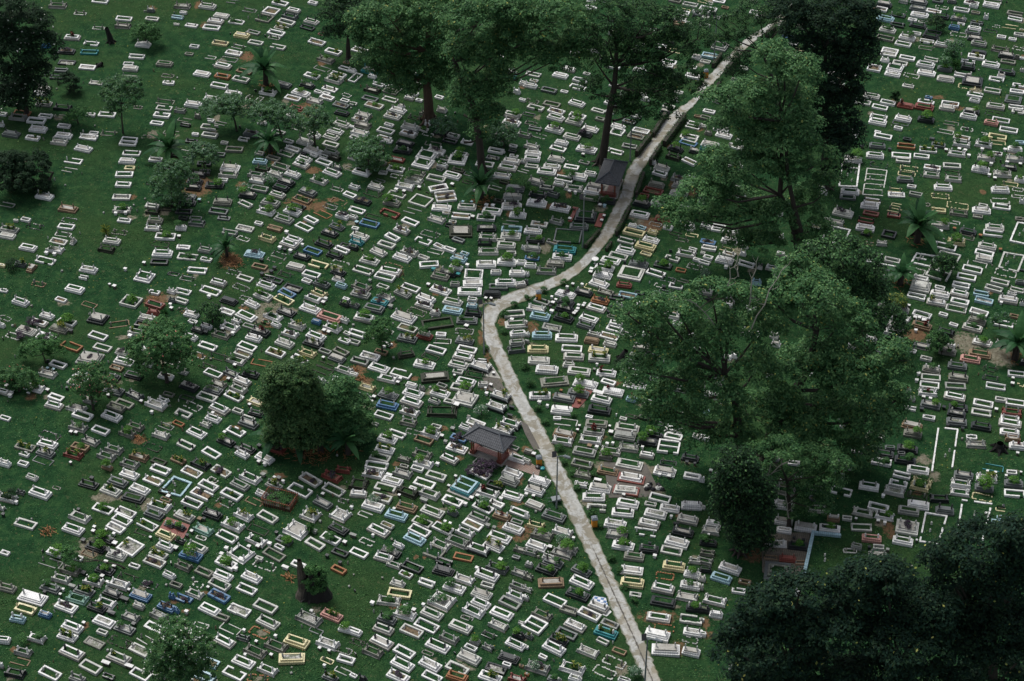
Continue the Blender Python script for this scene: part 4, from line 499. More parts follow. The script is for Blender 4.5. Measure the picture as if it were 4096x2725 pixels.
for (x,y,w,c,sl,tid) in ENT:
    col,form=c[0],c[1]; ex=c[2:]
    if sl is None: sl=slope_at(x,y)
    elif sl>0: sl=sl*1.42+(.04 if sl>=.28 else 0)
    sl+=R.uniform(-.02,.02); s=ppm(y)
    yy=y+.45*HT[form]*s*.75
    gx,gy=gp(x,yy); a0=gp(x-15,yy-15*sl); a1=gp(x+15,yy+15*sl)
    ang=math.atan2(a1[1]-a0[1],a1[0]-a0[0])
    asp=.47 if form!='s' else .5
    if 'D' in ex: asp=.85
    if w<50: asp=.55
    wm=w/s; L=wm/(math.cos(ang)+asp*abs(math.sin(ang)))
    if 'v' in ex: asp=2.0; L=wm*.75
    if form=='x': asp=.9 if w<24 else .45; L=wm*.92
    G.append(dict(px=x,py=y,x=gx,y=gy,a=ang,L=L,W=L*asp,col=col,form=form,ex=ex,tid=tid))
# drop double entries from overlapping tiles
keep=[]
for g in G:
    ok=True
    for h in keep:
        if h['tid']!=g['tid'] and (g['form']=='x')==(h['form']=='x') and math.hypot(g['x']-h['x'],(g['y']-h['y']))<.75: ok=False;break
    if ok and not(dpath(g['x'],g['y'])<.35): keep.append(g)
G=keep
def rfree(x,y,L,W):
    for h in G:
        if abs(h['x']-x)<3 and abs(h['y']-y)<3 and math.hypot(h['x']-x,(h['y']-y)*1.5)<(h['L']+L)*.5+.1: return False
    return dpath(x,y)>2.2
nf=0
for _ in range(6000):
    if nf>=150: break
    px,py=R.uniform(600,2750),R.uniform(450,2650)
    if 950<px<1560 and 1500<py<2500: continue
    x,y=gp(px,py); L=R.uniform(1.2,1.9)
    if not rfree(x,y,L,L*.45): continue
    sl=slope_at(px,py); a0=gp(px-15,py-15*sl); a1=gp(px+15,py+15*sl); nf+=1
    G.append(dict(px=px,py=py,x=x,y=y,a=math.atan2(a1[1]-a0[1],a1[0]-a0[0])+R.uniform(-.08,.08),L=L,W=L*.46,col=R.choice('wggkm'),form=R.choice('ffllp'),ex='',tid=None))
for g in G:
    if g['form']!='x': g['a']+=R.uniform(-.035,.035)
    if R.random()<.09: (MUD if R.random()<.7 else DIRT).append((g['px']+R.uniform(-40,40),g['py']+R.uniform(-15,15),R.uniform(12,30),R.uniform(8,18)))
ground()
CM={'w':'white_paint','g':'grey_stone','k':'black_granite','b':'blue_tile','c':'pale_blue_tile','t':'teal_tile','y':'cream_tile','r':'red_tile','o':'orange_brick','n':'brown_stone','m':'moss_stone'}
CN={'w':'white','g':'grey','k':'black','b':'blue','c':'pale blue','t':'teal','y':'cream','r':'red','o':'orange','n':'brown','m':'dark mossy'}
def infill(g):
    r=R.random(); f=g['form']
    if '*' in g['ex'] : return 'soil','bare soil'
    if f=='f': return ('grave_grass','grass') if r<.82 else (('soil','bare soil') if r<.91 else ('gravel','gravel'))
    if f=='d': return ('grave_grass','grass') if r<.62 else (('gravel','gravel') if r<.82 else ('concrete','concrete'))
    if f=='p': return ('grave_grass','grass') if r<.55 else (('gravel','gravel') if r<.75 else ('concrete','concrete'))
    return ('concrete','concrete')
def ring(mb,L,W,k,z0,z1,mat,j=.008,kx=None,brk=False):
    kx=kx or k
    if brk:
        for sy in(-1,1):
            n=R.choice([1,3,4]); st=L/n
            for i in range(n):
                if n>1 and R.random()<.14: continue
                x=-L/2+i*st; o=R.uniform(-.02,.02) if n>1 else 0; y0,y1=(-W/2,-W/2+k) if sy<0 else (W/2-k,W/2)
                mb.box(x+(.012 if i else 0),x+st,y0+o,y1+o,z0,z1+(R.uniform(-.03,.02) if n>1 else 0),mat,j*1.3)
        for sx in(-1,1):
            if R.random()<.9: mb.box(*((-L/2,-L/2+kx) if sx<0 else (L/2-kx,L/2)),-W/2+k,W/2-k,z0,z1-.01,mat,j)
        return
    mb.box(-L/2,L/2,-W/2,-W/2+k,z0,z1,mat,j); mb.box(-L/2,L/2,W/2-k,W/2,z0,z1,mat,j)
    mb.box(-L/2,-L/2+kx,-W/2+k,W/2-k,z0,z1-.004,mat,j); mb.box(L/2-kx,L/2,-W/2+k,W/2-k,z0,z1-.004,mat,j)
def sheet(mb,L,W,z,mat,wob=.02):
    nx,ny=5,3; vs=[]
    for j in range(ny):
        for i in range(nx): vs.append((-L/2+L*i/(nx-1),-W/2+W*j/(ny-1),z+(R.uniform(-wob,wob*1.5) if 0<i<nx-1 and 0<j<ny-1 else 0)))
    mb.add(vs,[(j*nx+i,j*nx+i+1,(j+1)*nx+i+1,(j+1)*nx+i) for j in range(ny-1) for i in range(nx-1)],mat)
def nisan(mb,x,z,h,mat,kind,y=0):
    l=(R.uniform(-.08,.08),R.uniform(-.08,.08))
    if kind==0: pr=[(.09,z),(.11,z+.06),(.07,z+.12),(.095,z+h*.6),(.10,z+h*.75),(.045,z+h*.86),(.055,z+h*.93),(.01,z+h)]; mb.lathe(x,y,pr,6,mat,1,(R.gauss(0,.05),R.gauss(0,.05)))
    elif kind==1: mb.lathe(x,y,[(.07,z),(.09,z+.05),(.105,z+h*.72),(.08,z+h*.9),(.015,z+h)],6,mat,1.5)
    else: mb.lathe(x,y,[(.07,z),(.07,z+h*.8),(.045,z+h)],4,mat,1.5)
def grave_parts(g, out):
    """out(part_name) -> MB to write that part into"""
    L,W,f,c=g['L'],g['W'],g['form'],g['col']; mat=CM[c]
    if c=='w': mat=R.choices(['white_paint','white_tile','old_white'],[.46,.34,.20] if f in'ds' else [.58,.12,.30])[0]
    if c=='w' and f=='p': mat=R.choice(['white_paint','white_paint','old_white'])
    if c=='g': mat=R.choices(['grey_stone','weathered_stone','grey_granite','old_white'],[.35,.35,.1,.2] if f!='p' else [.3,.3,.05,.35])[0]
    if c=='t' and f in 'p': mat='pale_green_stone'
    if 'K' in g['ex']: mat='white_paint'
    if c=='k' and R.random()<.35: mat='grey_granite'
    if c=='r' and f=='d' and R.random()<.4: mat='pink_tile'
    small=L<1.45; k=.11 if small else R.uniform(.14,.20); inf,iname=infill(g); g['inf']=iname
    hm=mat if R.random()<.55 else R.choice(['grey_stone','old_white','white_paint','black_granite'])
    if c=='k': hm=R.choice(['black_granite','black_granite','old_white'])
    if f in'ml' or c=='m': hm='weathered_stone'
    nk=R.choice([0,0,1,2]); nh=R.uniform(.46,.68)*(.6 if small else 1)
    if f=='f':
        h=R.uniform(.2,.34); ring(out('kerb'),L,W,k,-.15,h,mat,.014,None,R.random()<.3); sheet(out('bed'),L-2*k+.01,W-2*k+.01,R.uniform(.03,h*.7),inf)
        if 'D' in g['ex'] and R.random()<.6: out('divider').box(-L/2+k,L/2-k,-k*.35,k*.35,-.1,h-.02,mat,.01)
        hs=R.random()<.72; hx=L/2-k*1.6 if R.random()<.7 else L/2-k*.5; hz0=.05
    elif f=='d':
        h1=R.uniform(.22,.34); h2=h1+R.uniform(.15,.24); L2,W2=L*.86,W*.74
        bm=mat if R.random()<.8 or c!='w' else 'concrete'
        out('plinth').box(-L/2,L/2,-W/2,W/2,-.15,h1,bm,.008)
        ring(out('kerb'),L2,W2,k*.8,h1+.002,h2,mat,.006,L2*.1); sheet(out('bed'),L2*.8+.01,W2-1.6*k+.01,h2-.05,inf)
        hs=R.random()<.85; hx=L2*.40-.04; hz0=h2-.06
    elif f=='s':
        h1=R.uniform(.2,.32); h2=h1+R.uniform(.14,.22); h3=h2+R.uniform(.08,.16)
        out('plinth').box(-L/2,L/2,-W/2,W/2,-.15,h1,mat,.006)
        out('slab').box(-L*.44,L*.44,-W*.38,W*.38,h1+.002,h2,mat,.004)
        tm=mat if R.random()<.5 else 'concrete'
        out('top_slab').box(-L*.39,L*.39,-W*.29,W*.29,h2+.002,h3,tm if c=='w' else ('concrete' if R.random()<.5 else mat),.004)
        hs=R.random()<.8; hx=L*.33; hz0=h3
    elif f=='p':
        h1=.1; h2=R.uniform(.34,.48); L2,W2=L*.88,W*.8
        bm='concrete' if c in'wg' and R.random()<.6 else mat
        if 'K' in g['ex']: bm='black_granite'; h1=.3; h2=.62
        out('plinth').box(-L/2,L/2,-W/2,W/2,-.15,h1,bm,.01)
        ring(out('side_panel'),L2,W2,.07,h1+.002,h2,mat,.006); sheet(out('bed'),L2-.13,W2-.13,h2-R.uniform(.05,.18),inf)
        for sx in(-1,1):
            for sy in(-1,1):
                b=out('corner_post'); x,y=sx*(L2/2+.05),sy*(W2/2+.03)
                b.box(x-.055,x+.055,y-.055,y+.055,h1,h2+.07,mat,.004)
                b.add([(x,y,h1),(x+sx*.17,y+sy*.05,h1),(x,y,h2),(x,y+sy*.06,h1),(x+sx*.17,y+sy*.11,h1),(x,y+sy*.06,h2)],[(0,1,2),(3,5,4),(1,4,5,2),(0,2,5,3)],mat)
        for sx in(-1,1): out('end_panel').box(sx*L2*.40-.07,sx*L2*.40+.07,-W2/2+.075,W2/2-.075,h2-.14,h2+.01,mat,.005)
        hs=True; hx=L2*.38; hz0=h2; nk=0
    elif f=='l':
        b=out('kerb'); m2=mat if c!='w' else 'old_white'
        nl,nw=int(L/.22),max(2,int(W/.22))
        if R.random()<.5:
            for i in range(nl):
                for sy in(-1,1):
                    if R.random()<.78: x=-L/2+L*(i+.5)/nl; b.box(x-.095,x+.095,sy*W/2-.06,sy*W/2+.06,-.1,R.uniform(.05,.12),m2,.02)
            for i in range(nw):
                for sx in(-1,1):
                    if R.random()<.7: y=-W/2+W*(i+.5)/nw; b.box(sx*L/2-.06,sx*L/2+.06,y-.09,y+.09,-.1,R.uniform(.05,.12),m2,.02)
        else:
            for q in ((-L/2,L/2*R.uniform(.5,1),-W/2,-W/2+.09),(-L/2*R.uniform(.4,1),L/2,W/2-.09,W/2)): b.box(*q,-.1,.09,m2,.02)
            for sx in(-1,1):
                if R.random()<.7: b.box(sx*L/2-.05,sx*L/2+.05,-W/2+.1,W/2-.1,-.1,.085,m2,.02)
        hs=R.random()<.5; hx=L/2-.25; hz0=0; g['inf']='grass'
    if hs:
        ys=(-W*.22,W*.22) if 'D' in g['ex'] else (0,)
        for sx in(-1,1):
            for yy in ys:
                if R.random()<.93: nisan(out('headstone'),sx*hx,hz0,nh,hm,nk,yy)
    g['tall']=hz0
NM={'f':'kerb_grave','d':'stepped_grave','s':'slab_tomb','p':'railed_tomb','l':'low_kerb_grave','x':'stone_seat'}
CAT={'f':'grave','d':'stepped grave','s':'tomb','p':'railed tomb','l':'grave outline','x':'stone seat'}
GRP={'f':'kerbed graves laid out on the grass','d':'stepped graves between the lawns','s':'solid slab tombs on the lawn','p':'railed tombs with corner posts','l':'low graves edged with stones','x':'stone seats set beside the graves'}
# landmarks used to word the labels
LM=[('lower pavilion',1960,1822),('upper pavilion',2446,758),('path bend',1925,1290),('ivy covered stump',1245,2330),('ficus tree',1215,1790),('lowest orange bin',2377,2103),('bin at bend',2154,1195),('blue twin tomb',1860,1950),('leaning black stump',440,165),('feathery tree',480,520),('top left bush',583,160),('curved-trunk tree',2386,656),('flared reddish trunk',1714,489),('hanging-leaf trunk',1932,692),('twin dark trunks',3195,1060),('paved yard',3150,2230),('long white plot',3765,1800),('six-row plot',3500,730),('tall right banana',3660,960),('banana beside ficus',1390,1765),('small left banana',905,1030),('uppermost banana',1062,290),('red earth plot',1207,810),('left frangipani',640,1400),('yellow-flowered frangipani',730,2640),('brown fence enclosure',1120,2010),('ivy-clad round tree',2955,2210),('edge banana plant',4050,1430),('slender forked tree',3160,2105),('lamp at bend',1936,1416),('lamp over pavilion',2225,2030),('middle lamp post',2329,985),('broad tree foot',3060,1850),('topmost bin',2823,309),('spiky left shrub',428,930),('purple shrubs left',130,1290),('checkered apron',2390,2420)]
LMG=[(n,*gp(a,b)) for n,a,b in LM]
USED=set()
def place_words(x,y,prec=0):
    n,lx,ly=min(LMG,key=lambda l:(l[1]-x)**2+(l[2]-y)**2); dx,dy=x-lx,y-ly
    fm=(lambda v:f'{abs(v):.{prec}f}')
    a=f"{fm(dx)} m {'right' if dx>0 else 'left'}" ; b=f"{fm(dy)} m {'behind' if dy>0 else 'before'}"
    return f'{a}, {b} the {n}'
def mklabel(desc,x,y):
    for pr in(0,1,2):
        w=place_words(x,y,pr); q=desc
        while len((q+' '+w).replace('-',' ').replace('.',' ').split())>16: q=q.rsplit(' with ',1)[0] if ' with ' in q else q.split(' ',1)[1]
        l=f'{q}, {w}'
        if l not in USED: USED.add(l); return l
    return l
PLANTS=[]
def build_grave(g,stuff=None):
    z=float(hz(g['x'],g['y'])); rz=g['a']; tx,ty=R.gauss(0,.018),R.gauss(0,.012)
    if stuff is not None:
        stuff.T=Matrix.Translation((g['x'],g['y'],z))@Matrix.Rotation(rz,4,'Z')@Matrix.Rotation(tx,4,'X')@Matrix.Rotation(ty,4,'Y'); grave_parts(g,lambda n:stuff); return
    parts=[]
    def out(n):
        if n in('headstone','corner_post','end_panel') or not any(p[0]==n for p in parts): parts.append((n,MB()))
        return [p for p in parts if p[0]==n][-1][1]
    # headstone/corner_post want one MB per call
    grave_parts(g,out)
    e=empty(NM[g['form']],(g['x'],g['y'],z),rz)
    e.rotation_euler=(tx,ty,rz)
    for n,mb in parts:
        if mb.v: mb.build(n,e)
    ad='small ' if g['L']<1.45 else ('wide ' if 'D' in g['ex'] else '')
    fm={'f':'kerb grave','d':'stepped grave','s':'slab tomb','p':'railed tomb','l':'low outline grave'}[g['form']]
    d=f"{ad}{CN[g['col']]} {fm}"
    if g['form'] in'fdp' and not ad: d+=f" with {g['inf']}"
    tag(e,mklabel(d,g['x'],g['y']),CAT[g['form']],GRP[g['form']])
def stool(g,idx):
    z=float(hz(g['x'],g['y'])); mb=MB(); L,W=g['L'],g['W']; m=CM[g['col']]
    if g['col']=='w': m='white_paint'
    if g['col']=='g': m='grey_stone'
    h=.38 if L<1 else .42
    mb.box(-L*.38,L*.38,-W*.38,W*.38,-.1,h-.07,'dark_concrete' if R.random()<.5 else m,.01); mb.box(-L/2,L/2,-W/2,W/2,h-.07,h,m,.01)
    e=mb.build('stone_seat',None,(g['x'],g['y'],z)); e.rotation_euler=(0,0,g['a'])
    n='bench' if L>1.3 else 'square seat'
    tag(e,mklabel(f"{'low ' if h<.4 else ''}{CN[g['col']]} stone {n}",g['x'],g['y']),'stone seat',GRP['x'])
for form in'fdspl':
    gs=sorted([g for g in G if g['form']==form],key=lambda g:-g['py'])
    # the 300 nearest of a kind are things of their own, the rest one object
    if form=='f': gs.sort(key=lambda g:-(g['L']*ppm(g['py'])))
    ind,rest=gs[:300],gs[300:]
    for g in ind: build_grave(g)
    if rest:
        mb=MB()
        for g in rest: build_grave(g,mb)
        mb.T=None; o=mb.build('distant_'+NM[form]); tag(o,'many small '+CAT[form]+'s in rows over the far lawn',CAT[form],GRP[form],'stuff')
sx=[g for g in G if g['form']=='x']
for i,g in enumerate(sx[:300]): stool(g,i)
print('GRAVES',{f:sum(g['form']==f for g in G) for f in'fdsplx'})
# ---------------------------------------------------------------- large outline plots
def plot(q,label,mat='white_paint',div=(),w=.2,h=.16,skip=(),name='plot_kerb'):
    g=[gp(*p) for p in q]; cx=sum(p[0] for p in g)/4; cy=sum(p[1] for p in g)/4; z=float(hz(cx,cy))
    e=empty(name,(cx,cy,z)); l=[(p[0]-cx,p[1]-cy) for p in g]
    def seg(a,b,nm,ww=w,hh=h,ext=0):
        L=math.hypot(b[0]-a[0],b[1]-a[1]); an=math.atan2(b[1]-a[1],b[0]-a[0])
        mb=MB(Matrix.Translation(((a[0]+b[0])/2,(a[1]+b[1])/2,0))@Matrix.Rotation(an,4,'Z'))
        n=max(1,int(L/.55)); x=-L/2-ext
        st=(L+2*ext)/n
        for i in range(n):
            if R.random()<.95: mb.box(x+.012,x+st-.012,-ww/2,ww/2,-.25,hh+R.uniform(-.02,.02),mat,.015)
            x+=st
        if mb.v: mb.build(nm,e)
    for i in range(4):
        if i in skip: continue
        seg(l[i],l[(i+1)%4],'kerb',ext=w*.5 if i%2==0 else -w*.5-.01)
    for t in div:
        a=tuple(l[0][k]+(l[3][k]-l[0][k])*t for k in(0,1)); b=tuple(l[1][k]+(l[2][k]-l[1][k])*t for k in(0,1)); seg(a,b,'divider',w*.75,h*.8,-w*.6)
    for i in range(R.randint(2,4)):
        s,t=R.uniform(.15,.85),R.uniform(.15,.85)
        x=(l[0][0]*(1-s)+l[1][0]*s)*(1-t)+(l[3][0]*(1-s)+l[2][0]*s)*t; y=(l[0][1]*(1-s)+l[1][1]*s)*(1-t)+(l[3][1]*(1-s)+l[2][1]*s)*t
        mb=MB(); nisan(mb,x,0,.45,'old_white',0,y); mb.build('headstone',e)
    tag(e,label,'grave plot','large kerbed family plots')
plot([(3469,672),(3548,681),(3530,782),(3451,776)],'white kerbed plot divided into six thin rows','old_white',(.2,.4,.58,.78),.14,.1)
plot([(3370,647),(3439,652),(3427,746),(3357,743)],'tall white kerbed plot with one divider near its top','white_paint',(.22,),.2)
plot([(3316,906),(3400,924),(3371,981),(3286,965)],'white kerbed plot half hidden under the leaning twin trunk tree')
plot([(4071,892),(4160,905),(4128,984),(4041,964)],'wide white kerbed plot cut by the right edge of the photo')
plot([(4017,1010),(4096,1024),(4071,1087),(3996,1069)],'rough white kerbed square plot above the right hand banana','old_white')
plot([(3762,1008),(3841,1026),(3782,1128),(3703,1103)],'slanting white kerbed plot with dark shrub and one divider','old_white',(.72,))
plot([(3666,1019),(3741,1031),(3719,1072),(3646,1055)],'small white kerbed plot with a middle divider beside dark shrub','white_paint',(.45,))
plot([(3753,1714),(3830,1721),(3808,1876),(3727,1891)],'long narrow white kerbed plot running downhill, open at its foot','white_paint',(),.17,.14,(2,))
plot([(3850,2000),(3966,2016),(3930,2160),(3830,2139)],'large white kerbed plot beside the dark lower right trees','white_paint',(),.18,.14)
plot([(3703,2051),(3787,2064),(3752,2175),(3680,2166)],'white kerbed plot running under the dark lower right trees','white_paint',(),.18,.14)
plot([(3252,2137),(3357,2148),(3330,2310),(3214,2310)],'pale blue walled lawn plot beside the paved yard','pale_blue_tile',(),.32,.4,(1,2))
plot([(696,1910),(764,1935),(723,1987),(643,1966)],'square plot with pale blue kerb left of the fence enclosure','pale_blue_tile',(),.2,.2)
plot([(3067,2255),(3157,2263),(3145,2325),(3060,2318)],'grey kerbed plot full of dead leaves below the paved yard','grey_granite',(),.3,.25)
# teal twin tomb
def teal():
    q=[gp(*p) for p in [(1846,1911),(1921,1941),(1875,1992),(1798,1961)]]
    cx=sum(p[0] for p in q)/4; cy=sum(p[1] for p in q)/4; an=math.atan2(q[1][1]-q[0][1],q[1][0]-q[0][0])
    L=math.dist(q[0],q[1]); W=math.dist(q[1],q[2]); e=empty('twin_tomb',(cx,cy,float(hz(cx,cy))),an)
    for nm,f in (('apron',lambda b:b.box(-L/2-.25,L/2+.25,-W/2-.25,W/2+.25,-.2,.08,'concrete')),('plinth',lambda b:b.box(-L/2,L/2,-W/2,W/2,.082,.42,'teal_tile')),
      ('kerb',lambda b:ring(b,L*.9,W*.9,.22,.422,.6,'pale_blue_tile')),('divider',lambda b:b.box(-L*.45+.23,L*.45-.23,-.07,.07,.425,.59,'pale_blue_tile')),
      ('bed',lambda b:sheet(b,L*.9-.43,W*.9-.43,.53,'grave_grass'))):
        b=MB(); f(b); b.build(nm,e)
    for y in(-W*.2,W*.2):
        b=MB(); nisan(b,-L*.33,.5,.75,'old_white',0,y); b.build('headstone',e)
    tag(e,'wide teal tiled twin grave with stepped blue rim below the lower pavilion','tomb')
teal()
def enclosure():
    cx,cy=gp(1120,2015); e=empty('fenced_grave',(cx,cy,float(hz(cx,cy))),math.radians(-20)); 
    for n,(a,b,c,d) in (('fence_panel',(-1.6,1.6,-.95,-.95)),('fence_panel',(-1.6,1.6,.95,.95)),('fence_panel',(-1.6,-1.6,-.95,.95)),('fence_panel',(1.6,1.6,-.95,.95))):
        m=MB(); k=14 if a!=b else 9
        for i in range(k+1):
            x=a+(b-a)*i/k; y=c+(d-c)*i/k; m.box(x-.02,x+.02,y-.02,y+.02,-.1,1.15+R.uniform(-.05,.05),'rust_wood',.02)
        if a!=b: m.box(a,b,c-.03,c+.03,.95,1.0,'rust_wood')
        else: m.box(a-.03,a+.03,c,d,.95,1.0,'rust_wood')
        m.build(n,e)
    m=MB(); m.box(-1.5,1.5,-.85,.85,-.1,.35,'moss_stone',.05); m.build('tomb_body',e)
    foliage('ivy',[(0,0,.5,1.4,.8,.45)],.35,1.0,40,.16,['shrub_leaf'],e)
    tag(e,'overgrown grave inside a rusty brown paling fence','fenced grave')
enclosure()
# ---------------------------------------------------------------- trees
DK=4096/2357.0
def tree(name,label,cat,base,blobs,leafm,pr=.85,dens=.95,per=46,ls=.26,trunk=None,rt=.45,bark='bark',limbs=True,extra=(),frac=(),group=None,bare=(),yspread=.75,up=.55):
    bx,by=base[0]*DK,base[1]*DK; X,Y=gp(bx,by); e=empty(name,(X,Y,float(hz(X,Y))))
    B=[]
    for i,bl in enumerate(blobs):
        px,py,rx,ry=[v*DK for v in bl[:4]]; dy=bl[4] if len(bl)>4 else 0
        dist=(Y+dy)/(CP-(py-H0/2)/FPX*SP); rm=rx/FPX*dist; rz=ry/FPX*dist
        if len(bl)<5: dy=R.uniform(-.6,.6)*rm
        x,z=atY(px,py,Y+dy); B.append((x-X,dy,max(z,rz*.6),rm*1.06,rm*yspread*1.05,max(.4,rz*1.06)))
    foliage('crown',B,pr,dens*1.6,int(per*1.5),ls*1.18,[leafm,*extra],e,frac,up)
    mb=MB(); P=[(0,0,-.3)]
    for p in (trunk or []):
        x,z=atY(p[0]*DK,p[1]*DK,Y); P.append((x-X,0,z))
    if not trunk:
        cz=sum(b[2] for b in B)/len(B); cxm=sum(b[0] for b in B)/len(B); P+= [(cxm*.15,0,cz*.35),(cxm*.5,0,cz*.75)]
    P=[P[0]]+[(P[0][0]*.8+P[1][0]*.2,0,P[1][2]*.12)]+P[1:]
    n=len(P); rad=[rt*1.9,rt*1.15]+[rt*(1-.55*i/max(1,n-3)) for i in range(n-2)]
    mb.tube(P,rad,10,bark)
    # root flare
    if rt>.35:
        for i in range(7):
            a=i*2*math.pi/7+R.uniform(-.3,.3); mb.tube([(math.cos(a)*rt*3,math.sin(a)*rt*3,-.1),(math.cos(a)*rt*1.4,math.sin(a)*rt*1.4,rt*.5),(math.cos(a)*rt*.5,math.sin(a)*rt*.5,rt*3)],[rt*.16,rt*.35,rt*.3],5,bark)
    tips=P[max(2,n-3):]
    if limbs:
        for b in B:
            s=min(tips,key=lambda t:abs(t[2]-b[2]*.8)+math.hypot(t[0]-b[0],t[1]-b[1])*.5); s=(s[0],s[1],min(s[2],b[2]))
            m_=((s[0]+b[0])/2+R.uniform(-.4,.4),(s[1]+b[1])/2,(s[2]+b[2])/2-abs(b[0]-s[0])*.12)
            r0=max(.05,rt*.38); mb.tube([s,m_,b[:3]],[r0,r0*.7,r0*.35],6,bark)
            for q in range(4):
                t=(b[0]+R.uniform(-.8,.8)*b[3],b[1]+R.uniform(-.8,.8)*b[4],b[2]+R.uniform(-.2,.8)*b[5]); mb.tube([b[:3],((b[0]+t[0])/2,(b[1]+t[1])/2,(b[2]+t[2])/2+.1),t],[r0*.35,r0*.25,r0*.08],4,bark)
    mb.build('trunk',e)
    if bare:
        for br in bare:
            m=MB(); pts=[]
            for i,(px,py) in enumerate(br):
                for h_ in ((0,.5) if i<len(br)-1 else (0,)):
                    qx=px+(br[min(i+1,len(br)-1)][0]-px)*h_+(R.uniform(-4,4) if h_ else 0); qy=py+(br[min(i+1,len(br)-1)][1]-py)*h_
                    x,z=atY(qx*DK,qy*DK,Y-1.5); pts.append((x-X,-1.5+R.uniform(-.2,.2),z))
            m.tube(pts,[.075*(1-.8*i/len(pts)) for i in range(len(pts))],5,'pale_bark')
            for i in range(2,len(pts)):
                b0=pts[i-1]; d=(R.uniform(-1,1),R.uniform(-.4,.4),R.uniform(.2,1.1)); m.tube([b0,(b0[0]+d[0]*.6,b0[1]+d[1],b0[2]+d[2]*.4),(b0[0]+d[0],b0[1]+d[1],b0[2]+d[2]*1.1)],[.035,.022,.01],4,'pale_bark')
            m.build('dead_branch',e)
    tag(e,label,cat,group); return e
tree('leafy_tree','tall full tree with a flared reddish trunk at upper left centre','tree',(988,282),
 [(905,55,85,65),(985,100,100,75),(960,185,62,48),(870,110,55,45),(1020,25,90,55),(925,195,45,30),(835,60,45,40),(900,150,50,40),(1010,165,45,45),(855,140,35,25)],'tree_leaf',trunk=[(986,235),(982,190),(985,120),(985,60)],rt=.62,bark='red_bark',extra=('pale_tree_leaf','yellow_leaf'),frac=(.34,.012))
tree('leafy_tree','tall tree with hanging leafy crown and dark trunk at upper centre','tree',(1110,398),
 [(1100,50,85,60),(1115,140,70,70),(1092,225,55,50),(1145,195,45,55),(1060,130,40,45),(1118,275,38,42),(1100,320,22,35),(1210,60,75,60),(1280,50,70,55),(1295,130,55,50),(1235,130,50,45),(1170,95,50,50),(1325,95,35,45),(1165,20,60,40)],'tree_leaf',trunk=[(1104,330),(1092,250),(1066,190),(1046,140),(1050,70)],rt=.45,extra=('pale_tree_leaf','yellow_leaf'),frac=(.4,.012))
tree('leafy_tree','tall sparse tree with curved forking dark trunk by the upper pavilion','tree',(1384,376),
 [(1400,40,70,50),(1480,60,75,60),(1370,140,40,50),(1480,165,60,50),(1540,120,55,50),(1500,240,70,42),(1430,235,32,30),(1365,215,30,45),(1580,190,45,45),(1605,90,45,50),(1450,110,50,40),(1545,55,50,40),(1450,265,40,25),(1350,90,35,35),(1400,100,45,50),(1520,200,45,45),(1470,210,40,40),(1500,110,45,45)],'tree_leaf',pr=.7,dens=.62,per=40,ls=.22,trunk=[(1392,330),(1402,260),(1414,200),(1418,150),(1420,90)],rt=.5,extra=('dark_tree_leaf',),frac=(.4,))
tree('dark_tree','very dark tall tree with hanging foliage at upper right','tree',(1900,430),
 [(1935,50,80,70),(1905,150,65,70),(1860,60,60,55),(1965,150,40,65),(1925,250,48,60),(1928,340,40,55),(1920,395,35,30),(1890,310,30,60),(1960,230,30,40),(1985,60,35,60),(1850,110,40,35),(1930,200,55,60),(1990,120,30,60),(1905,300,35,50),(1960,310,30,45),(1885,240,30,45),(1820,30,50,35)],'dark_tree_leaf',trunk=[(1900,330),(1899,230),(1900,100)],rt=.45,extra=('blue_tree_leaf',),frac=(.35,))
tree('spreading_tree','thin tree leaning its sparse limbs over the top of the path','tree',(1785,240),
 [(1745,20,55,22),(1690,55,35,32),(1790,55,55,30),(1655,95,30,20),(1720,90,30,22),(1625,40,25,25),(1700,140,35,25),(1685,175,28,22),(1830,25,50,30)],'dark_tree_leaf',pr=.6,dens=.55,per=36,ls=.2,rt=.3,extra=('tree_leaf',),frac=(.5,))
tree('pale_green_tree','broad light green tree with twin dark trunks right of the path','tree',(1842,608),
 [(1780,140,50,42),(1845,170,48,42),(1722,225,60,42),(1800,240,75,55),(1690,285,50,34),(1790,335,80,52),(1845,300,52,45),(1655,375,52,34),(1722,395,75,44),(1835,400,52,48),(1605,445,52,30),(1560,500,42,24),(1705,480,75,38),(1785,500,52,40),(1855,470,40,50),(1765,560,35,32),(1530,475,26,18),(1700,550,40,30),(1740,310,50,40),(1600,510,45,26),(1650,440,50,30),(1640,230,35,25),(1805,165,40,30)],'pale_tree_leaf',dens=.92,trunk=[(1832,540),(1815,490),(1795,450),(1800,380),(1795,280)],rt=.42,extra=('tree_leaf','yellow_leaf'),frac=(.34,.006))
tree('pale_green_tree','slim dark trunk with thin crown standing close behind the broad light green tree','tree',(1862,625),
 [(1905,440,30,50),(1880,530,35,35),(1900,370,25,40),(1850,560,22,25)],'tree_leaf',dens=.7,trunk=[(1850,560),(1828,480),(1812,400),(1808,310)],rt=.36)
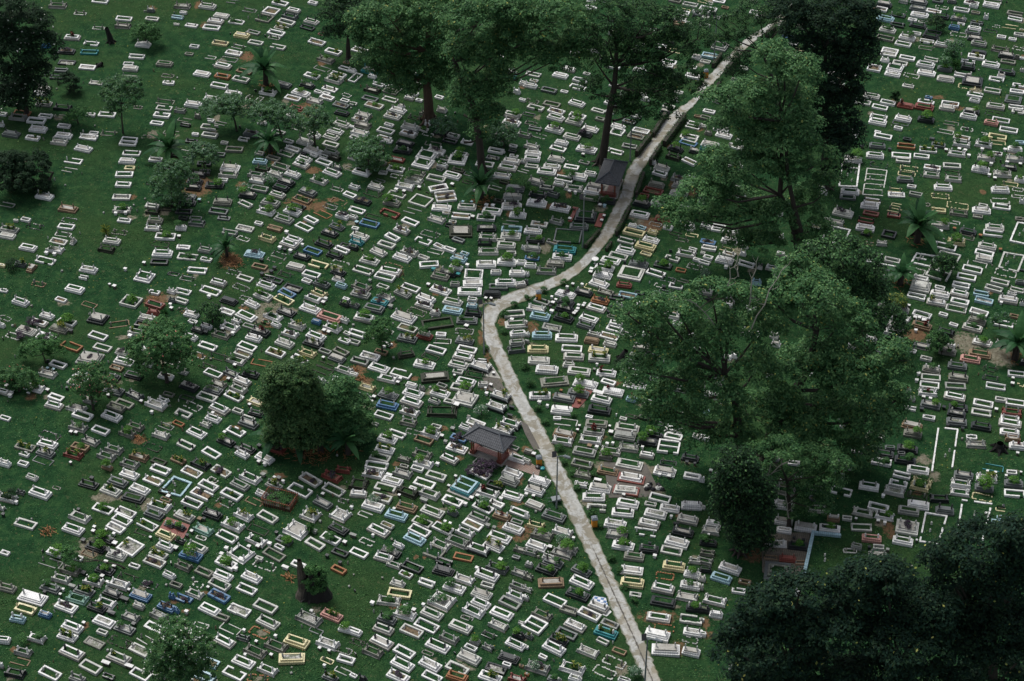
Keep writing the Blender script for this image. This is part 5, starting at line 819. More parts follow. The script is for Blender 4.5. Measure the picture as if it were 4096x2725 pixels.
tree('spreading_tree','wide spreading tree with long black limbs at right centre','tree',(1712,1085),
 [(1475,755,60,36),(1560,715,62,36),(1640,690,70,38),(1540,800,72,42),(1480,858,54,30),(1620,795,80,52),(1562,900,70,42),(1650,915,72,50),(1720,955,70,50),(1500,925,45,28),(1615,995,55,34),(1740,775,62,62),(1565,965,55,30),(1700,690,50,40),(1740,850,60,45),(1600,850,60,40),(1690,1010,55,40),(1445,725,32,20),(1500,700,40,22),(1660,760,50,40),(1510,960,40,26)],'tree_leaf',dens=.68,trunk=[(1700,980),(1690,910),(1668,862)],rt=.5,extra=('pale_tree_leaf','yellow_leaf'),frac=(.42,.015),
 bare=([(1690,700),(1675,660),(1680,620),(1665,590)],[(1720,720),(1728,670),(1740,620),(1745,590)],[(1655,770),(1635,735),(1600,700),(1575,690)],[(1730,760),(1760,700),(1790,640),(1810,610)],[(1700,640),(1690,615),(1700,590)]))
tree('broad_tree','huge broad crowned tree filling the right centre of the lawn','tree',(1765,1062),
 [(1880,695,70,62),(1830,640,60,50),(1925,755,80,70),(1850,855,95,70),(1960,875,80,66),(2040,835,60,56),(1900,955,90,60),(1990,975,72,52),(2060,925,42,50),(1830,985,70,52),(1785,700,50,52),(1960,1045,60,36),(1800,930,50,42),(1880,1020,50,30),(1930,830,60,50)],'tree_leaf',dens=.88,trunk=[(1775,1000),(1830,900),(1860,850),(1880,760)],rt=.6,extra=('pale_tree_leaf','yellow_leaf'),frac=(.36,.014))
tree('broad_tree','dark green dense tree rising behind the huge broad crowned one','tree',(1985,805),
 [(1935,590,62,46),(1990,695,58,52),(1985,620,50,45),(1880,590,45,35),(2040,750,50,50),(2010,660,40,40),(1955,650,50,50),(1930,690,45,40)],'tree_leaf',dens=.95,trunk=[(1985,760),(1975,700)],rt=.4,extra=('dark_tree_leaf','pale_tree_leaf'),frac=(.4,.15))
tree('slender_tree','slender forked tree with bare pale branches above the paved yard','tree',(1817,1212),
 [(1740,1055,42,26),(1720,1090,25,15),(1800,1035,52,28),(1880,1055,52,28),(1850,1110,48,30),(1885,1165,34,24),(1770,1090,25,18),(1910,1110,35,25),(1830,1175,30,20),(1930,1070,30,20)],'tree_leaf',pr=.55,dens=.65,per=40,ls=.2,trunk=[(1816,1150),(1812,1105),(1800,1080)],rt=.2,extra=('pale_tree_leaf',),frac=(.4,),
 bare=([(1815,1060),(1790,1075),(1762,1100),(1748,1110),(1730,1120),(1712,1140)],[(1748,1110),(1770,1125),(1780,1145)],[(1748,1110),(1725,1090),(1705,1088)],[(1762,1100),(1775,1070),(1790,1050)],[(1815,1190),(1812,1160),(1808,1130)]))
tree('ivy_tree','squat dark ivy clad tree left of the paved yard','tree',(1702,1270),
 [(1700,1110,60,50),(1712,1185,68,52),(1692,1065,44,36),(1740,1225,40,32),(1665,1160,30,40),(1750,1150,32,50),(1725,1240,50,30),(1672,1110,30,30)],'dark_tree_leaf',dens=1.1,rt=.4,trunk=[(1703,1235),(1705,1180)],extra=('tree_leaf',),frac=(.25,))
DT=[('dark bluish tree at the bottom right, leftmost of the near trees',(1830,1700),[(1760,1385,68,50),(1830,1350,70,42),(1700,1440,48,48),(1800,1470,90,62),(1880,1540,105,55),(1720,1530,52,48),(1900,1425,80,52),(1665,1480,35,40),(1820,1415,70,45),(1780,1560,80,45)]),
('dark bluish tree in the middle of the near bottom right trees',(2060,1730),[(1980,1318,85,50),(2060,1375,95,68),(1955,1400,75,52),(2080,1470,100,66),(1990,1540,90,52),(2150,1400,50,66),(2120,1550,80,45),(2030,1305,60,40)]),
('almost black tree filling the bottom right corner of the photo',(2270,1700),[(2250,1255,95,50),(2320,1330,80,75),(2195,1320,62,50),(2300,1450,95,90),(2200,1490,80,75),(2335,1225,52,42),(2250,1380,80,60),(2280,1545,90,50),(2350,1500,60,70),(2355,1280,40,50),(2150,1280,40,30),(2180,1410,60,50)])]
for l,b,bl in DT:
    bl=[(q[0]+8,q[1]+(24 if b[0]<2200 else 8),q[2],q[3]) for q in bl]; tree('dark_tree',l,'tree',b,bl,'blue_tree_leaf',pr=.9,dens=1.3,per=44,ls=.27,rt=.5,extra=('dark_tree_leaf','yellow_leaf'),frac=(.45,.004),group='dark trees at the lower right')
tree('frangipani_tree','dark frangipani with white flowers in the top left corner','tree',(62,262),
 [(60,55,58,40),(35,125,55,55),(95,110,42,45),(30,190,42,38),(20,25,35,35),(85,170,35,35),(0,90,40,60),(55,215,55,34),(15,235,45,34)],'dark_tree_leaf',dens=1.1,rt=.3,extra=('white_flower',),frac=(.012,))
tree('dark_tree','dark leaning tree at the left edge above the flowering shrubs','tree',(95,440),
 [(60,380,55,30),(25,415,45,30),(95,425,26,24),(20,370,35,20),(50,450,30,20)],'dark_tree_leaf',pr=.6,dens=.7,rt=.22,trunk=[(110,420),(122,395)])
tree('dark_tree','dark leafy tree at the top edge left of the tall trees','tree',(802,135),
 [(785,35,48,48),(835,25,45,42),(770,78,24,20),(820,75,35,25)],'dark_tree_leaf',dens=1.0,rt=.3,extra=('tree_leaf',),frac=(.3,))
tree('ficus_tree','bright green round ficus tree at lower left centre','tree',(690,1040),
 [(668,875,58,44),(638,920,44,44),(696,925,54,48),(668,965,62,46),(712,975,42,42),(650,890,45,40),(690,890,48,40),(650,1000,45,32),(700,1005,45,30)],'ficus_leaf',pr=.5,dens=1.25,per=44,ls=.2,rt=.35,extra=('tree_leaf',),frac=(.2,))
tree('bamboo_tree','mid green bushy tree growing against the round ficus','tree',(775,1015),
 [(785,895,36,26),(815,935,40,34),(790,965,48,38),(760,925,34,34),(830,975,30,30),(770,990,36,32),(810,1000,36,26)],'tree_leaf',pr=.5,dens=1.0,per=42,ls=.2,rt=.2,extra=('pale_tree_leaf',),frac=(.35,))
SM=[('frangipani_tree','leafy frangipani with red blossoms at left centre',(385,880),[(370,765,55,28),(335,800,45,30),(400,800,50,35),(365,835,60,30),(420,835,40,25),(310,830,25,20),(365,790,50,35)],'shrub_leaf',('pale_tree_leaf','pink_flower'),(.4,.012),.18),
('frangipani_tree','frangipani with pink blossoms over graves at the left',(215,945),[(210,860,38,26),(185,885,26,20),(235,890,36,28),(205,905,40,22)],'tree_leaf',('shrub_leaf','pink_flower'),(.4,.03),.12),
('frangipani_tree','small sparse frangipani on open grass at the left',(105,835),[(80,800,32,14),(105,790,34,14),(130,812,22,14),(60,815,20,12)],'shrub_leaf',(),(),.08),
('frangipani_tree','bushy frangipani with orange flowers at the left edge',(45,900),[(35,865,42,22),(60,880,36,22),(15,885,30,26)],'tree_leaf',('pink_flower',),(.006,),.12),
('frangipani_tree','large frangipani with yellow white flowers at the bottom left',(420,1600),[(400,1450,48,24),(440,1470,50,28),(380,1500,45,34),(430,1510,60,40),(400,1545,60,34),(465,1500,40,34),(360,1540,35,30),(450,1550,50,32)],'tree_leaf',('white_flower',),(.035,),.2),
('flat_topped_tree','flat topped pale tree left of the red tomb, with bent trunk',(545,300),[(510,240,45,14),(545,245,45,16),(490,255,34,12),(560,262,30,10),(530,228,32,9)],'silver_leaf',('tree_leaf',),(.6,),.12),
('flat_topped_tree','flat topped pale tree just below the red tomb',(650,325),[(620,250,40,16),(655,262,34,16),(600,270,26,12),(640,285,36,14)],'silver_leaf',('tree_leaf',),(.6,),.12),
('flat_topped_tree','flat topped pale tree right of the red tomb',(725,335),[(715,270,38,16),(740,285,32,16),(700,295,34,14),(725,255,26,10)],'silver_leaf',('tree_leaf',),(.6,),.12),
('feathery_tree','tall feathery tree with sparse crown at upper left',(283,305),[(270,195,40,20),(290,225,42,22),(255,220,28,18),(300,190,28,12),(265,245,26,14),(310,215,22,12)],'tree_leaf',('silver_leaf',),(.25,),.1),
('round_tree','round dark bush tree at the top left beside a grave',(336,100),[(336,70,32,20),(325,82,26,16),(350,84,24,14)],'shrub_leaf',('tree_leaf',),(.5,),.15),
('pale_tree','rounded silvery tree left of black tombs',(395,475),[(395,395,45,22),(380,425,38,24),(420,415,34,22),(390,450,42,22),(405,470,32,14)],'silver_leaf',('tree_leaf','shrub_leaf'),(.55,.15),.15),
('pale_tree','thin silvery tree above black tombs',(470,385),[(465,345,34,18),(485,360,26,16),(450,365,26,16)],'silver_leaf',('tree_leaf',),(.45,),.08),
('pale_tree','broad silvery shrub tree among white tombs at centre left',(850,395),[(845,335,44,18),(830,355,36,20),(865,360,34,22),(850,378,36,14)],'silver_leaf',('shrub_leaf','tree_leaf'),(.4,.25),.14),
('small_tree','small fresh green tree right of centre left graves',(880,810),[(875,750,34,20),(865,775,28,18),(890,778,24,18)],'shrub_leaf',('tree_leaf',),(.4,),.1),
('silver_shrub','round silvery shrub left of the hanging leaf trunk',(1022,320),[(1020,292,32,18),(1032,305,24,14)],'silver_leaf',('shrub_leaf',),(.4,),.1),
('silver_shrub','round silvery shrub right of the hanging leaf trunk',(1160,335),[(1155,302,36,22),(1168,318,26,14),(1140,318,24,14)],'silver_leaf',('shrub_leaf',),(.4,),.1),
('small_tree','small spreading tree behind the stacked pale tombs',(1185,500),[(1175,440,8,8),(1190,500,4,3)],'shrub_leaf',(),(),.05),
('round_tree','low leafy tree above the left graves',(180,285),[(180,262,26,14),(165,275,18,10)],'shrub_leaf',(),(),.08),
('round_tree','dark shrub beside white top left grave',(160,215),[(158,190,28,22),(170,210,18,12)],'dark_tree_leaf',(),(),.08),
('small_tree','dark leafy shrub tree by the purple bush left of centre',(490,745),[(480,718,28,16),(495,732,22,14)],'dark_tree_leaf',('shrub_leaf',),(.4,),.08),
('round_tree','round dark green tree beside brown earth at right',(2168,815),[(2158,780,26,18),(2170,795,24,16),(2150,795,20,14)],'shrub_leaf',('dark_tree_leaf',),(.3,),.1),
('round_tree','round shrub tree in the slanting white plot',(2172,635),[(2172,600,30,18),(2165,615,26,12),(2185,612,20,12)],'dark_tree_leaf',('shrub_leaf',),(.4,),.1),
('yellow_tree','bright yellow green bushy tree beside the broad tree at right',(2066,720),[(2066,690,22,14),(2070,703,16,10)],'croton_leaf',('ficus_leaf',),(.4,),.08),
('round_tree','fluffy green tree on the lower left graves',(290,1310),[(165,1275,20,18),(165,1290,18,12)],'shrub_leaf',(),(),.08),
('silver_shrub','large white flowering round shrub at upper right',(2195,130),[(2200,108,22,14),(2188,118,18,12)],'silver_leaf',('shrub_leaf',),(.4,),.06),
('silver_shrub','second white flowering shrub just below the large one at upper right',(2180,155),[(2175,140,18,12)],'silver_leaf',('shrub_leaf',),(.5,),.06),
('round_tree','dark mounded tree with yellow tips at upper right',(2155,70),[(2150,50,22,12),(2162,58,16,10)],'dark_tree_leaf',('ficus_leaf',),(.3,),.06),
('small_tree','leafy tree spilling over the right kerbed graves',(2300,770),[(2305,730,18,12),(2290,740,14,10)],'silver_leaf',('shrub_leaf',),(.5,),.06),
]
for nm,lb,b,bl,lm,ex,fr,rt in SM:
    tree(nm,lb,'tree' if 'tree' in nm else 'shrub',b,bl,lm,pr=.34,dens=.40,per=26,ls=.19,rt=rt,extra=ex,frac=fr)
# shrubs standing on their own (base px, radius px, leaf)
SH=[((1090,1095),18,'purple_leaf','purple shrub beside the lower pavilion floor',2),((1120,1020),1,'purple_leaf','',0),((1225,860),1,'purple_leaf','',0),
((1292,865),1,'shrub_leaf','',0),((1110,790),1,'shrub_leaf','',0),((470,905),1,'purple_leaf','',0),((860,1160),14,'silver_leaf','white flowering round shrub on a grave at centre left',1),
((1295,1250),15,'silver_leaf','white flowering round shrub by the path near its lower bend',1),((1460,1555),17,'silver_leaf','white flowering round shrub at the very bottom beside the path',1),((1000,1385),12,'silver_leaf','white flowering round shrub on the two level tomb',1),((1110,1160),14,'silver_leaf','white flowering round shrub below the purple shrub',1),((1108,955),16,'silver_leaf','white flowering shrub on black tomb above the lower pavilion',1),
((565,445),15,'silver_leaf','white flowering round shrub on black tomb at left centre',1),((705,300),1,'silver_leaf','',0),((1080,1000),1,'croton_leaf','',0),((1230,1540),14,'silver_leaf','white flowering shrub on the brown tomb at the bottom',1),((800,395),1,'x','',0),((620,425),14,'silver_leaf','white flowering tree shrub among red earth graves',1),
((1310,410),14,'shrub_leaf','dark rounded shrub on white tomb left of the upper pavilion',1),((1208,435),14,'shrub_leaf','green shrub on white tomb above purple gravel graves',1),((1425,455),1,'x','',0),((1380,470),14,'hedge_leaf','dense dark shrub on black tomb beside the upper pavilion',1),
((75,750),13,'purple_leaf','dark purple shrub on the left white slabs, topmost',1),((50,780),13,'purple_leaf','dark purple shrub on the left white slabs, leftmost',1),((100,790),12,'purple_leaf','dark purple shrub on the left white slabs, lowest',1),
((1425,850),14,'dark_tree_leaf','dark tangled shrub at the tip of the long black limb',1),((245,540),15,'croton_leaf','spiky green palm like shrub at left',3),((140,745),9,'croton_leaf','spotted croton shrub beside the left slabs',3),((1075,570),1,'x','',0),
((2198,160),16,'shrub_leaf','spiky palm shrub at upper right',3),((2060,235),16,'dark_tree_leaf','dark fan palm at upper right',3),((580,745),1,'x','',0),((180,80),1,'x','',0),((1510,690),13,'silver_leaf','silvery shrub by the upper pavilion graves',1),((1655,690),1,'x','',0),((1625,640),14,'silver_leaf','white flowering shrub left of the broad tree trunk',1),((1635,395),1,'x','',0),
((715,1225),15,'shrub_leaf','leafy croton shrub on a grave above the ivy covered stump',3),((800,960),1,'x','',0),((25,1150),18,'dark_tree_leaf','dark shrub at the left edge',1),((30,620),16,'dark_tree_leaf','dark spiky shrub at the left edge above',1),((225,1255),10,'dark_tree_leaf','dark shrub by the lower left black tomb',1),((380,730),12,'shrub_leaf','spiky green shrub above the frangipani',3),((55,1480),14,'shrub_leaf','feathery green shrub near the bottom left',1),((2240,190),1,'x','',0),((2120,565),1,'x','',0)]
def shrub(px,py,r,lm,label,kind,group='flowering shrubs on the graves'):
    X,Y=gp(px,py); s=ppm(py); rm=r*DK/s; e=empty('shrub' if kind<3 else 'spiky_shrub',(X,Y,float(hz(X,Y))))
    if kind<3:
        foliage('foliage',[(0,0,rm*.85,rm,rm*.9,rm*.75)],.28,1.0,34,.13,[lm,'white_flower' if lm=='silver_leaf' else lm],e,(.10,) if lm=='silver_leaf' else ())
    else:
        m=MB()
        for i in range(60):
            a=R.uniform(0,6.28); el=R.uniform(.1,1.3); L=rm*1.1; z0=R.uniform(.2,rm*1.2)
            d=(math.cos(a)*math.cos(el),math.sin(a)*math.cos(el)); n=(-d[1]*.05,d[0]*.05)
            p1=(d[0]*L*.5,d[1]*L*.5,z0+math.sin(el)*L*.55); p2=(d[0]*L,d[1]*L,z0+math.sin(el)*L*.7-L*.1)
            m.add([(-n[0],-n[1],z0),(n[0],n[1],z0),(p1[0]+n[0],p1[1]+n[1],p1[2]),p2,(p1[0]-n[0],p1[1]-n[1],p1[2])],[(0,1,2,3,4)],lm)
        m.build('foliage',e)
    m=MB(); m.tube([(0,0,-.1),(0.02,0,rm*.4),(0,0.02,rm*.8)],[.06,.05,.03],5,'bark'); m.build('stem',e)
    tag(e,label,'shrub',group)
for (a,b),r,lm,lb,k in SH:
    if k: shrub(a*DK,b*DK,r,lm,lb,k)
for a,b,r,l in T2 if 'T2' in globals() else []: pass
for (px,py,r,i) in [(1925,1882,30,0),(1965,1880,26,1),(1950,1905,22,2)]: shrub(px,py,r/DK,'purple_leaf',['wide purple shrub left of the pavilion brick walk','purple shrub right half of the clump below the pavilion','low purple shrub nearest the teal twin grave'][i],2,'purple shrubs below the pavilion')
for (px,py,r,i) in [(1843,1752,14,0),(1815,1775,12,1),(2040,1795,16,2)]: shrub(px,py,r/DK,'purple_leaf',['small purple shrub behind the pavilion roof','small purple shrub on the white grave left of the pavilion','purple shrub at right end of the pavilion'][i],2,'purple shrubs by the pavilion')
# plants set in single graves
def proto(kind,v):
    if kind=='+': return foliage('round_bush',[(0,0,.42,.42,.42,.36)],.16,1.5,30,.09,['bush_leaf' if v%3<2 else 'shrub_leaf'],None)
    if kind=='*': return foliage('purple_plant',[(0,0,.2,.55,.3,.2)],.16,1.2,28,.10,['purple_leaf','shrub_leaf'],None,(.12,))
    lm={'%':'croton_leaf','!':'red_leaf'}[kind]; m=MB()
    for i in range(44):
        a=R.uniform(0,6.28); el=R.uniform(.0,1.4); L=R.uniform(.3,.48); z0=R.uniform(.15,.75)
        d=(math.cos(a)*math.cos(el),math.sin(a)*math.cos(el)); n=(-d[1]*.055,d[0]*.055)
        p1=(d[0]*L*.5,d[1]*L*.5,z0+math.sin(el)*L*.55); p2=(d[0]*L,d[1]*L,z0+math.sin(el)*L*.6-.05)
        m.add([(-n[0]*.3,-n[1]*.3,z0),(n[0]*.3,n[1]*.3,z0),(p1[0]+n[0],p1[1]+n[1],p1[2]),p2,(p1[0]-n[0],p1[1]-n[1],p1[2])],[(0,1,2,3,4)],'shrub_leaf' if i%3==0 and kind=='%' else lm)
    m.tube([(0,0,-.05),(0.02,0,.7)],[.03,.02],4,'bark')
    return m.build({'%':'croton_plant','!':'red_cordyline'}[kind])
PR_={k:[proto(k,v) for v in range(3)] for k in'+*%!'}; first={id(o):True for k in PR_ for o in PR_[k]}
PD={'+':('round green bush','bush','round bushes growing on graves'),'*':('purple plant','plant','purple plants growing on graves'),'%':('spotted croton','plant','crotons growing on graves'),'!':('dark red cordyline','plant','red cordylines growing on graves')}
for g in G:
    for k in'+*%!':
        if k in g['ex']:
            src=R.choice(PR_[k]); o=src
            if not first.get(id(src),False): o=src.copy(); COL.objects.link(o)
            first[id(src)]=False
            off=R.choice([-.25,0,.05,.22])*g['L']*(1 if k!='*' else .4); x=g['x']+math.cos(g['a'])*off; y=g['y']+math.sin(g['a'])*off
            s=R.uniform(.7,1.15)*(1 if g['L']>1.5 else .7)*(1.15 if k=='+' and src is not PR_['+'][2] else 1)
            if k=='+' and R.random()<.2: s*=1.4
            o.location=(x,y,float(hz(x,y))+g.get('tall',.1)*.8); o.scale=(s,s,s*R.uniform(.85,1.05)); o.rotation_euler=(0,0,R.uniform(0,6.28))
            d,c,gr=PD[k]; tag(o,mklabel(f"{d} on {CN[g['col']]} {'tomb' if g['form'] in'sp' else 'grave'}",x,y),c,gr)
            if k=='%' and R.random()<.6:
                o2=src.copy(); COL.objects.link(o2); off2=-off if abs(off)>.3 else .28*g['L']; x=g['x']+math.cos(g['a'])*off2; y=g['y']+math.sin(g['a'])*off2
                o2.location=(x,y,o.location[2]); tag(o2,mklabel(f"second croton on {CN[g['col']]} grave",x,y),c,gr)
for k in PR_:
    for o in PR_[k]:
        if first[id(o)]: bpy.data.objects.remove(o)
# ---------------------------------------------------------------- banana plants
def banana(px,py,s,label,nl=11):
    X,Y=gp(px*DK,py*DK); e=empty('banana_plant',(X,Y,float(hz(X,Y)))); m=MB()
    m.tube([(0,0,-.1),(.05,0,s*.35),(0,0,s*.66)],[s*.11,s*.09,s*.06],8,'banana_leaf' if s<1.5 else 'bark')
    for q in range(3): a=R.uniform(0,6.28); m.tube([(math.cos(a)*.3,math.sin(a)*.3,-.1),(math.cos(a)*.35,math.sin(a)*.35,s*.6)],[.09,.05],6,'bark')
    m.build('stem',e); m=MB()
    for i in range(nl):
        a=2*math.pi*i/nl*1.0+R.uniform(-.25,.25); L=s*R.uniform(.85,1.25); el=R.uniform(.4,1.4); w=L*.125
        if i%4==0: el=1.4
        pts=[];K=7
        for k in range(K):
            t=k/(K-1); r=L*t*math.cos(el*(1-t*.25)); z=s*.62+L*(math.sin(el)*t-(.75 if el<1.2 else .25)*t*t)
            ww=w*math.sin(math.pi*min(1,t*.86+.14))**.6*(.15 if k==0 else 1); pts.append((r,z,ww if k<K-1 else .02))
        ca,sa=math.cos(a),math.sin(a); vs=[];fs=[]
        for r,z,ww in pts:
            for sgn,dz in((-1,-.22),(0,0),(1,-.22)): vs.append((ca*r-sa*ww*sgn,sa*r+ca*ww*sgn,z+dz*ww))
        for k in range(K-1):
            fs+=[(k*3,k*3+1,k*3+4,k*3+3),(k*3+1,k*3+2,k*3+5,k*3+4)]
        m.add(vs,fs,'banana_leaf')
    m.build('leaves',e)
    if s>1.6:
        m=MB()
        for i in range(30):
            a=R.uniform(0,6.28); r=R.uniform(.2,1.3); x,y=math.cos(a)*r,math.sin(a)*r; b=R.uniform(0,6.28); L=R.uniform(.3,.7); m.add([(x,y,.05),(x+math.cos(b)*L,y+math.sin(b)*L,R.uniform(.05,.25)),(x+math.cos(b)*L+.06,y+math.sin(b)*L+.08,.06),(x+.05,y+.08,.1)],[(0,1,2,3)],'dry_leaf')
        m.build('dry_leaves',e)
    tag(e,label,'banana plant','banana plants among the graves')
for a in [(612,195,2.9,'tall banana plant at the top left with one upright leaf'),(392,375,2.7,'broad banana plant at left beside the silvery tree',13),(622,352,2.1,'banana plant just below the flat topped trees'),(1108,455,2.3,'banana plant below the hanging leaf trunk',13),(522,590,1.7,'bright banana plant at middle left over dead leaves'),(2110,560,2.9,'tall banana plant with brown stump base at the right',14),(2072,655,1.9,'young banana plant at right above white graves'),(2335,830,2.7,'banana plant at the right edge over bare earth',13),(640,1035,2.3,'drooping dark banana plant under the ficus',9),(800,1045,2.2,'banana plant at the foot of the bamboo tree'),(690,1045,1.8,'small banana between ficus and bamboo tree',8),(740,1040,1.5,'low banana plant in the middle of the ficus clump',8),(905,1080,.1,'') ][:-1]: banana(a[0],a[1],a[2]*1.3,a[3],(a[4] if len(a)>4 else 11)+5)
for (px,py,r,lb) in [(2120,2.5,1,'')] if 0 else []: pass
# ---------------------------------------------------------------- heaps of dead fronds, stumps
def heap(px,py,r,label):
    X,Y=gp(px*DK,py*DK); rm=r*DK/ppm(py*DK); m=MB()
    for i in range(int(90*rm)):
        a=R.uniform(0,6.28); q=rm*R.random()**.6; x,y=math.cos(a)*q,math.sin(a)*q; z=.28*(1-q/rm)+.02; b=R.uniform(0,6.28); L=R.uniform(.2,.55)
        m.add([(x,y,z),(x+math.cos(b)*L,y+math.sin(b)*L,z+R.uniform(-.02,.12)),(x+math.cos(b)*L+.05,y+math.sin(b)*L+.06,z),(x+.04,y+.05,z+.03)],[(0,1,2,3)],'dry_leaf')
    tag(m.build('leaf_heap',None,(X,Y,float(hz(X,Y)))),label,'leaf heap','heaps of dead fronds')
for a in [(535,605,26,'heap of rusty dead fronds below the bright banana plant'),(110,1225,16,'heap of dead fronds on the lower left grass'),(320,1010,12,'dead frond heap left of the ficus'),(720,1050,36,'wide litter of dead fronds under the ficus'),(665,1330,13,'dead frond heap left of the ivy stump'),(830,870,12,'small dead frond heap near the small green tree'),(1105,470,26,'dead fronds round the banana below the hanging leaf tree'),(2195,245,10,'orange dead frond heap at the upper right'),(585,125,9,'orange dead fronds beside the top left banana'),(350,695,16,'orange litter above the flame edged slab'),(815,850,8,'little dead frond heap at centre left')]: heap(*a)
def stump():
    X,Y=gp(718*DK,1372*DK); z=float(hz(X,Y)); e=empty('dead_tree',(X,Y,z)); m=MB()
    for dx,h,lean,r in((-.75,4.8,-.12,.42),(-.3,2.6,0,.5),(.15,3.7,.05,.55),(.55,3.9,.1,.45),(.95,3.2,.12,.5),(.4,2.6,-.1,.55)):
        m.tube([(dx*1.2,0,-.2),(dx,.1,.9),(dx+lean,.15,h*.6),(dx+lean*2.2+R.uniform(-.15,.15),.1,h)],[r*1.9,r*1.3,r,r*.5],8,'dead_wood' if h>4.5 else 'black_wood')
    for i in range(11):
        a=i*.57; m.tube([(math.cos(a)*1.75,math.sin(a)*1.2,-.12),(math.cos(a)*.9,math.sin(a)*.7,.18),(math.cos(a)*.3,math.sin(a)*.3,1.0)],[.08,.22,.36],5,'black_wood')
    m.build('trunk',e); foliage('ivy',[(.95,-.1,3.0,.75,.6,1.0),(.1,-.1,3.6,.55,.4,.6),(1.0,-.3,1.7,.5,.5,.9),(-.3,-.4,2.0,.5,.3,.7),(.5,-.4,1.2,.8,.4,.6)],.3,1.1,40,.16,['shrub_leaf'],e)
    tag(e,'dead splayed tree stump with green ivy on its right side','tree stump')
stump()
def stump2(px,py,h,r,label,lean=0,mat='black_wood'):
    X,Y=gp(px,py); m=MB(); m.tube([(0,0,-.2),(lean*.4,0,h*.5),(lean,0,h)],[r*1.5,r,r*.75],8,mat)
    for i in range(6): a=i*1.05+.3; m.tube([(math.cos(a)*r*2.4,math.sin(a)*r*2.4,-.1),(math.cos(a)*r,math.sin(a)*r,r*.8)],[.06,r*.4],5,mat)
    tag(m.build('tree_stump',None,(X,Y,float(hz(X,Y)))),label,'tree stump')
stump2(445,168,2.3,.35,'leaning black stump on open grass at the top left',-.4)
stump2(3996,1800,.9,.5,'mossy brown stump at the right edge of the lawn')
stump2(2485,1440,1.3,.38,'charred split stump touching the long black limb',.5)
stump2(3670,940,1.3,.55,'brown stump base of the tall right banana','' and 0 or 0,'bark')
stump2(394,265,.5,.3,'low black log pile right of a white top left grave',.6)
# ---------------------------------------------------------------- pavilions
def pavilion(px,py,d1,label,L=4.9,W=2.7):
    X,Y=gp(px,py); a=gp(px-d1[0]/2,py-d1[1]/2); b=gp(px+d1[0]/2,py+d1[1]/2); an=math.atan2(b[1]-a[1],b[0]-a[0])
    e=empty('pavilion',(X,Y,float(hz(X,Y))+.04),an)
    m=MB(); m.box(-L*.42,L*.42,-W*.36,W*.36,-.2,.12,'concrete',.01); m.build('floor_slab',e)
    for sx in(-1,1):
        m=MB(); x=sx*L*.33; m.box(x-.28,x+.28,-W*.33,W*.33,.122,.52,'red_tile'); m.build('plinth',e)
        for sy in(-1,1):
            for q in(-.12,.12):
                m=MB(); m.box(x+q-.06,x+q+.06,sy*W*.27-.07,sy*W*.27+.07,.522,2.45,'rust_wood'); m.build('post',e)
    m=MB(); m.box(-L*.33+.3,L*.33-.3,-W*.05-.28,W*.05+.1,.45,.53,'pink_tile'); m.build('bench',e)
    m=MB()
    for sy in(-1,1): m.box(-L*.38,L*.38,sy*W*.27-.05,sy*W*.27+.05,2.452,2.57,'rust_wood')
    m.build('beam',e)
    hl,hw,rl,z0,z1=L/2,W/2,L*.24,2.42,3.35
    A,B,C,D=(-hl,-hw,z0),(hl,-hw,z0),(hl,hw,z0),(-hl,hw,z0); E,F=(-rl,0,z1),(rl,0,z1)
    m=MB(); o=0; k=m.mi('roof_tile')
    for pts,uv in (((A,B,F,E),[(-hl,0),(hl,0),(rl,1.65),(-rl,1.65)]),((C,D,E,F),[(-hl,0),(hl,0),(rl,1.65),(-rl,1.65)]),((B,C,F),[(-hw,0),(hw,0),(0,1.65)]),((D,A,E),[(-hw,0),(hw,0),(0,1.65)])):
        m.v+=list(pts); m.f.append(tuple(range(o,o+len(pts)))); m.m.append(k); m.uv+=uv; o+=len(pts)
    m.add([(p[0]*.985,p[1]*.985,p[2]-.09) for p in(A,B,C,D)]+[(E[0],0,z1-.1),(F[0],0,z1-.1)],[(0,1,5,4),(2,3,4,5),(1,2,5),(3,0,4)],'rust_wood')
    m.add([A,B,C,D,*[(p[0],p[1],p[2]-.14) for p in(A,B,C,D)]],[(0,1,5,4),(1,2,6,5),(2,3,7,6),(3,0,4,7)],'roof_ridge')
    rf=m.build('roof',e)
    for p,q in((E,F),(A,E),(D,E),(B,F),(C,F)):
        m=MB(); m.tube([(p[0],p[1],p[2]+.03),(q[0],q[1],q[2]+.05)],[.085,.085],6,'roof_ridge'); m.build('ridge_cap',rf)
    tag(e,label,'pavilion','tiled roof shelters beside the path')
pavilion(1958,1822,(162,61),'lower open shelter with dark hipped tile roof, left of the path')
pavilion(2444,756,(34,-89),'upper open shelter with dark hipped tile roof, beside the curved trunk',5.3,3.0)
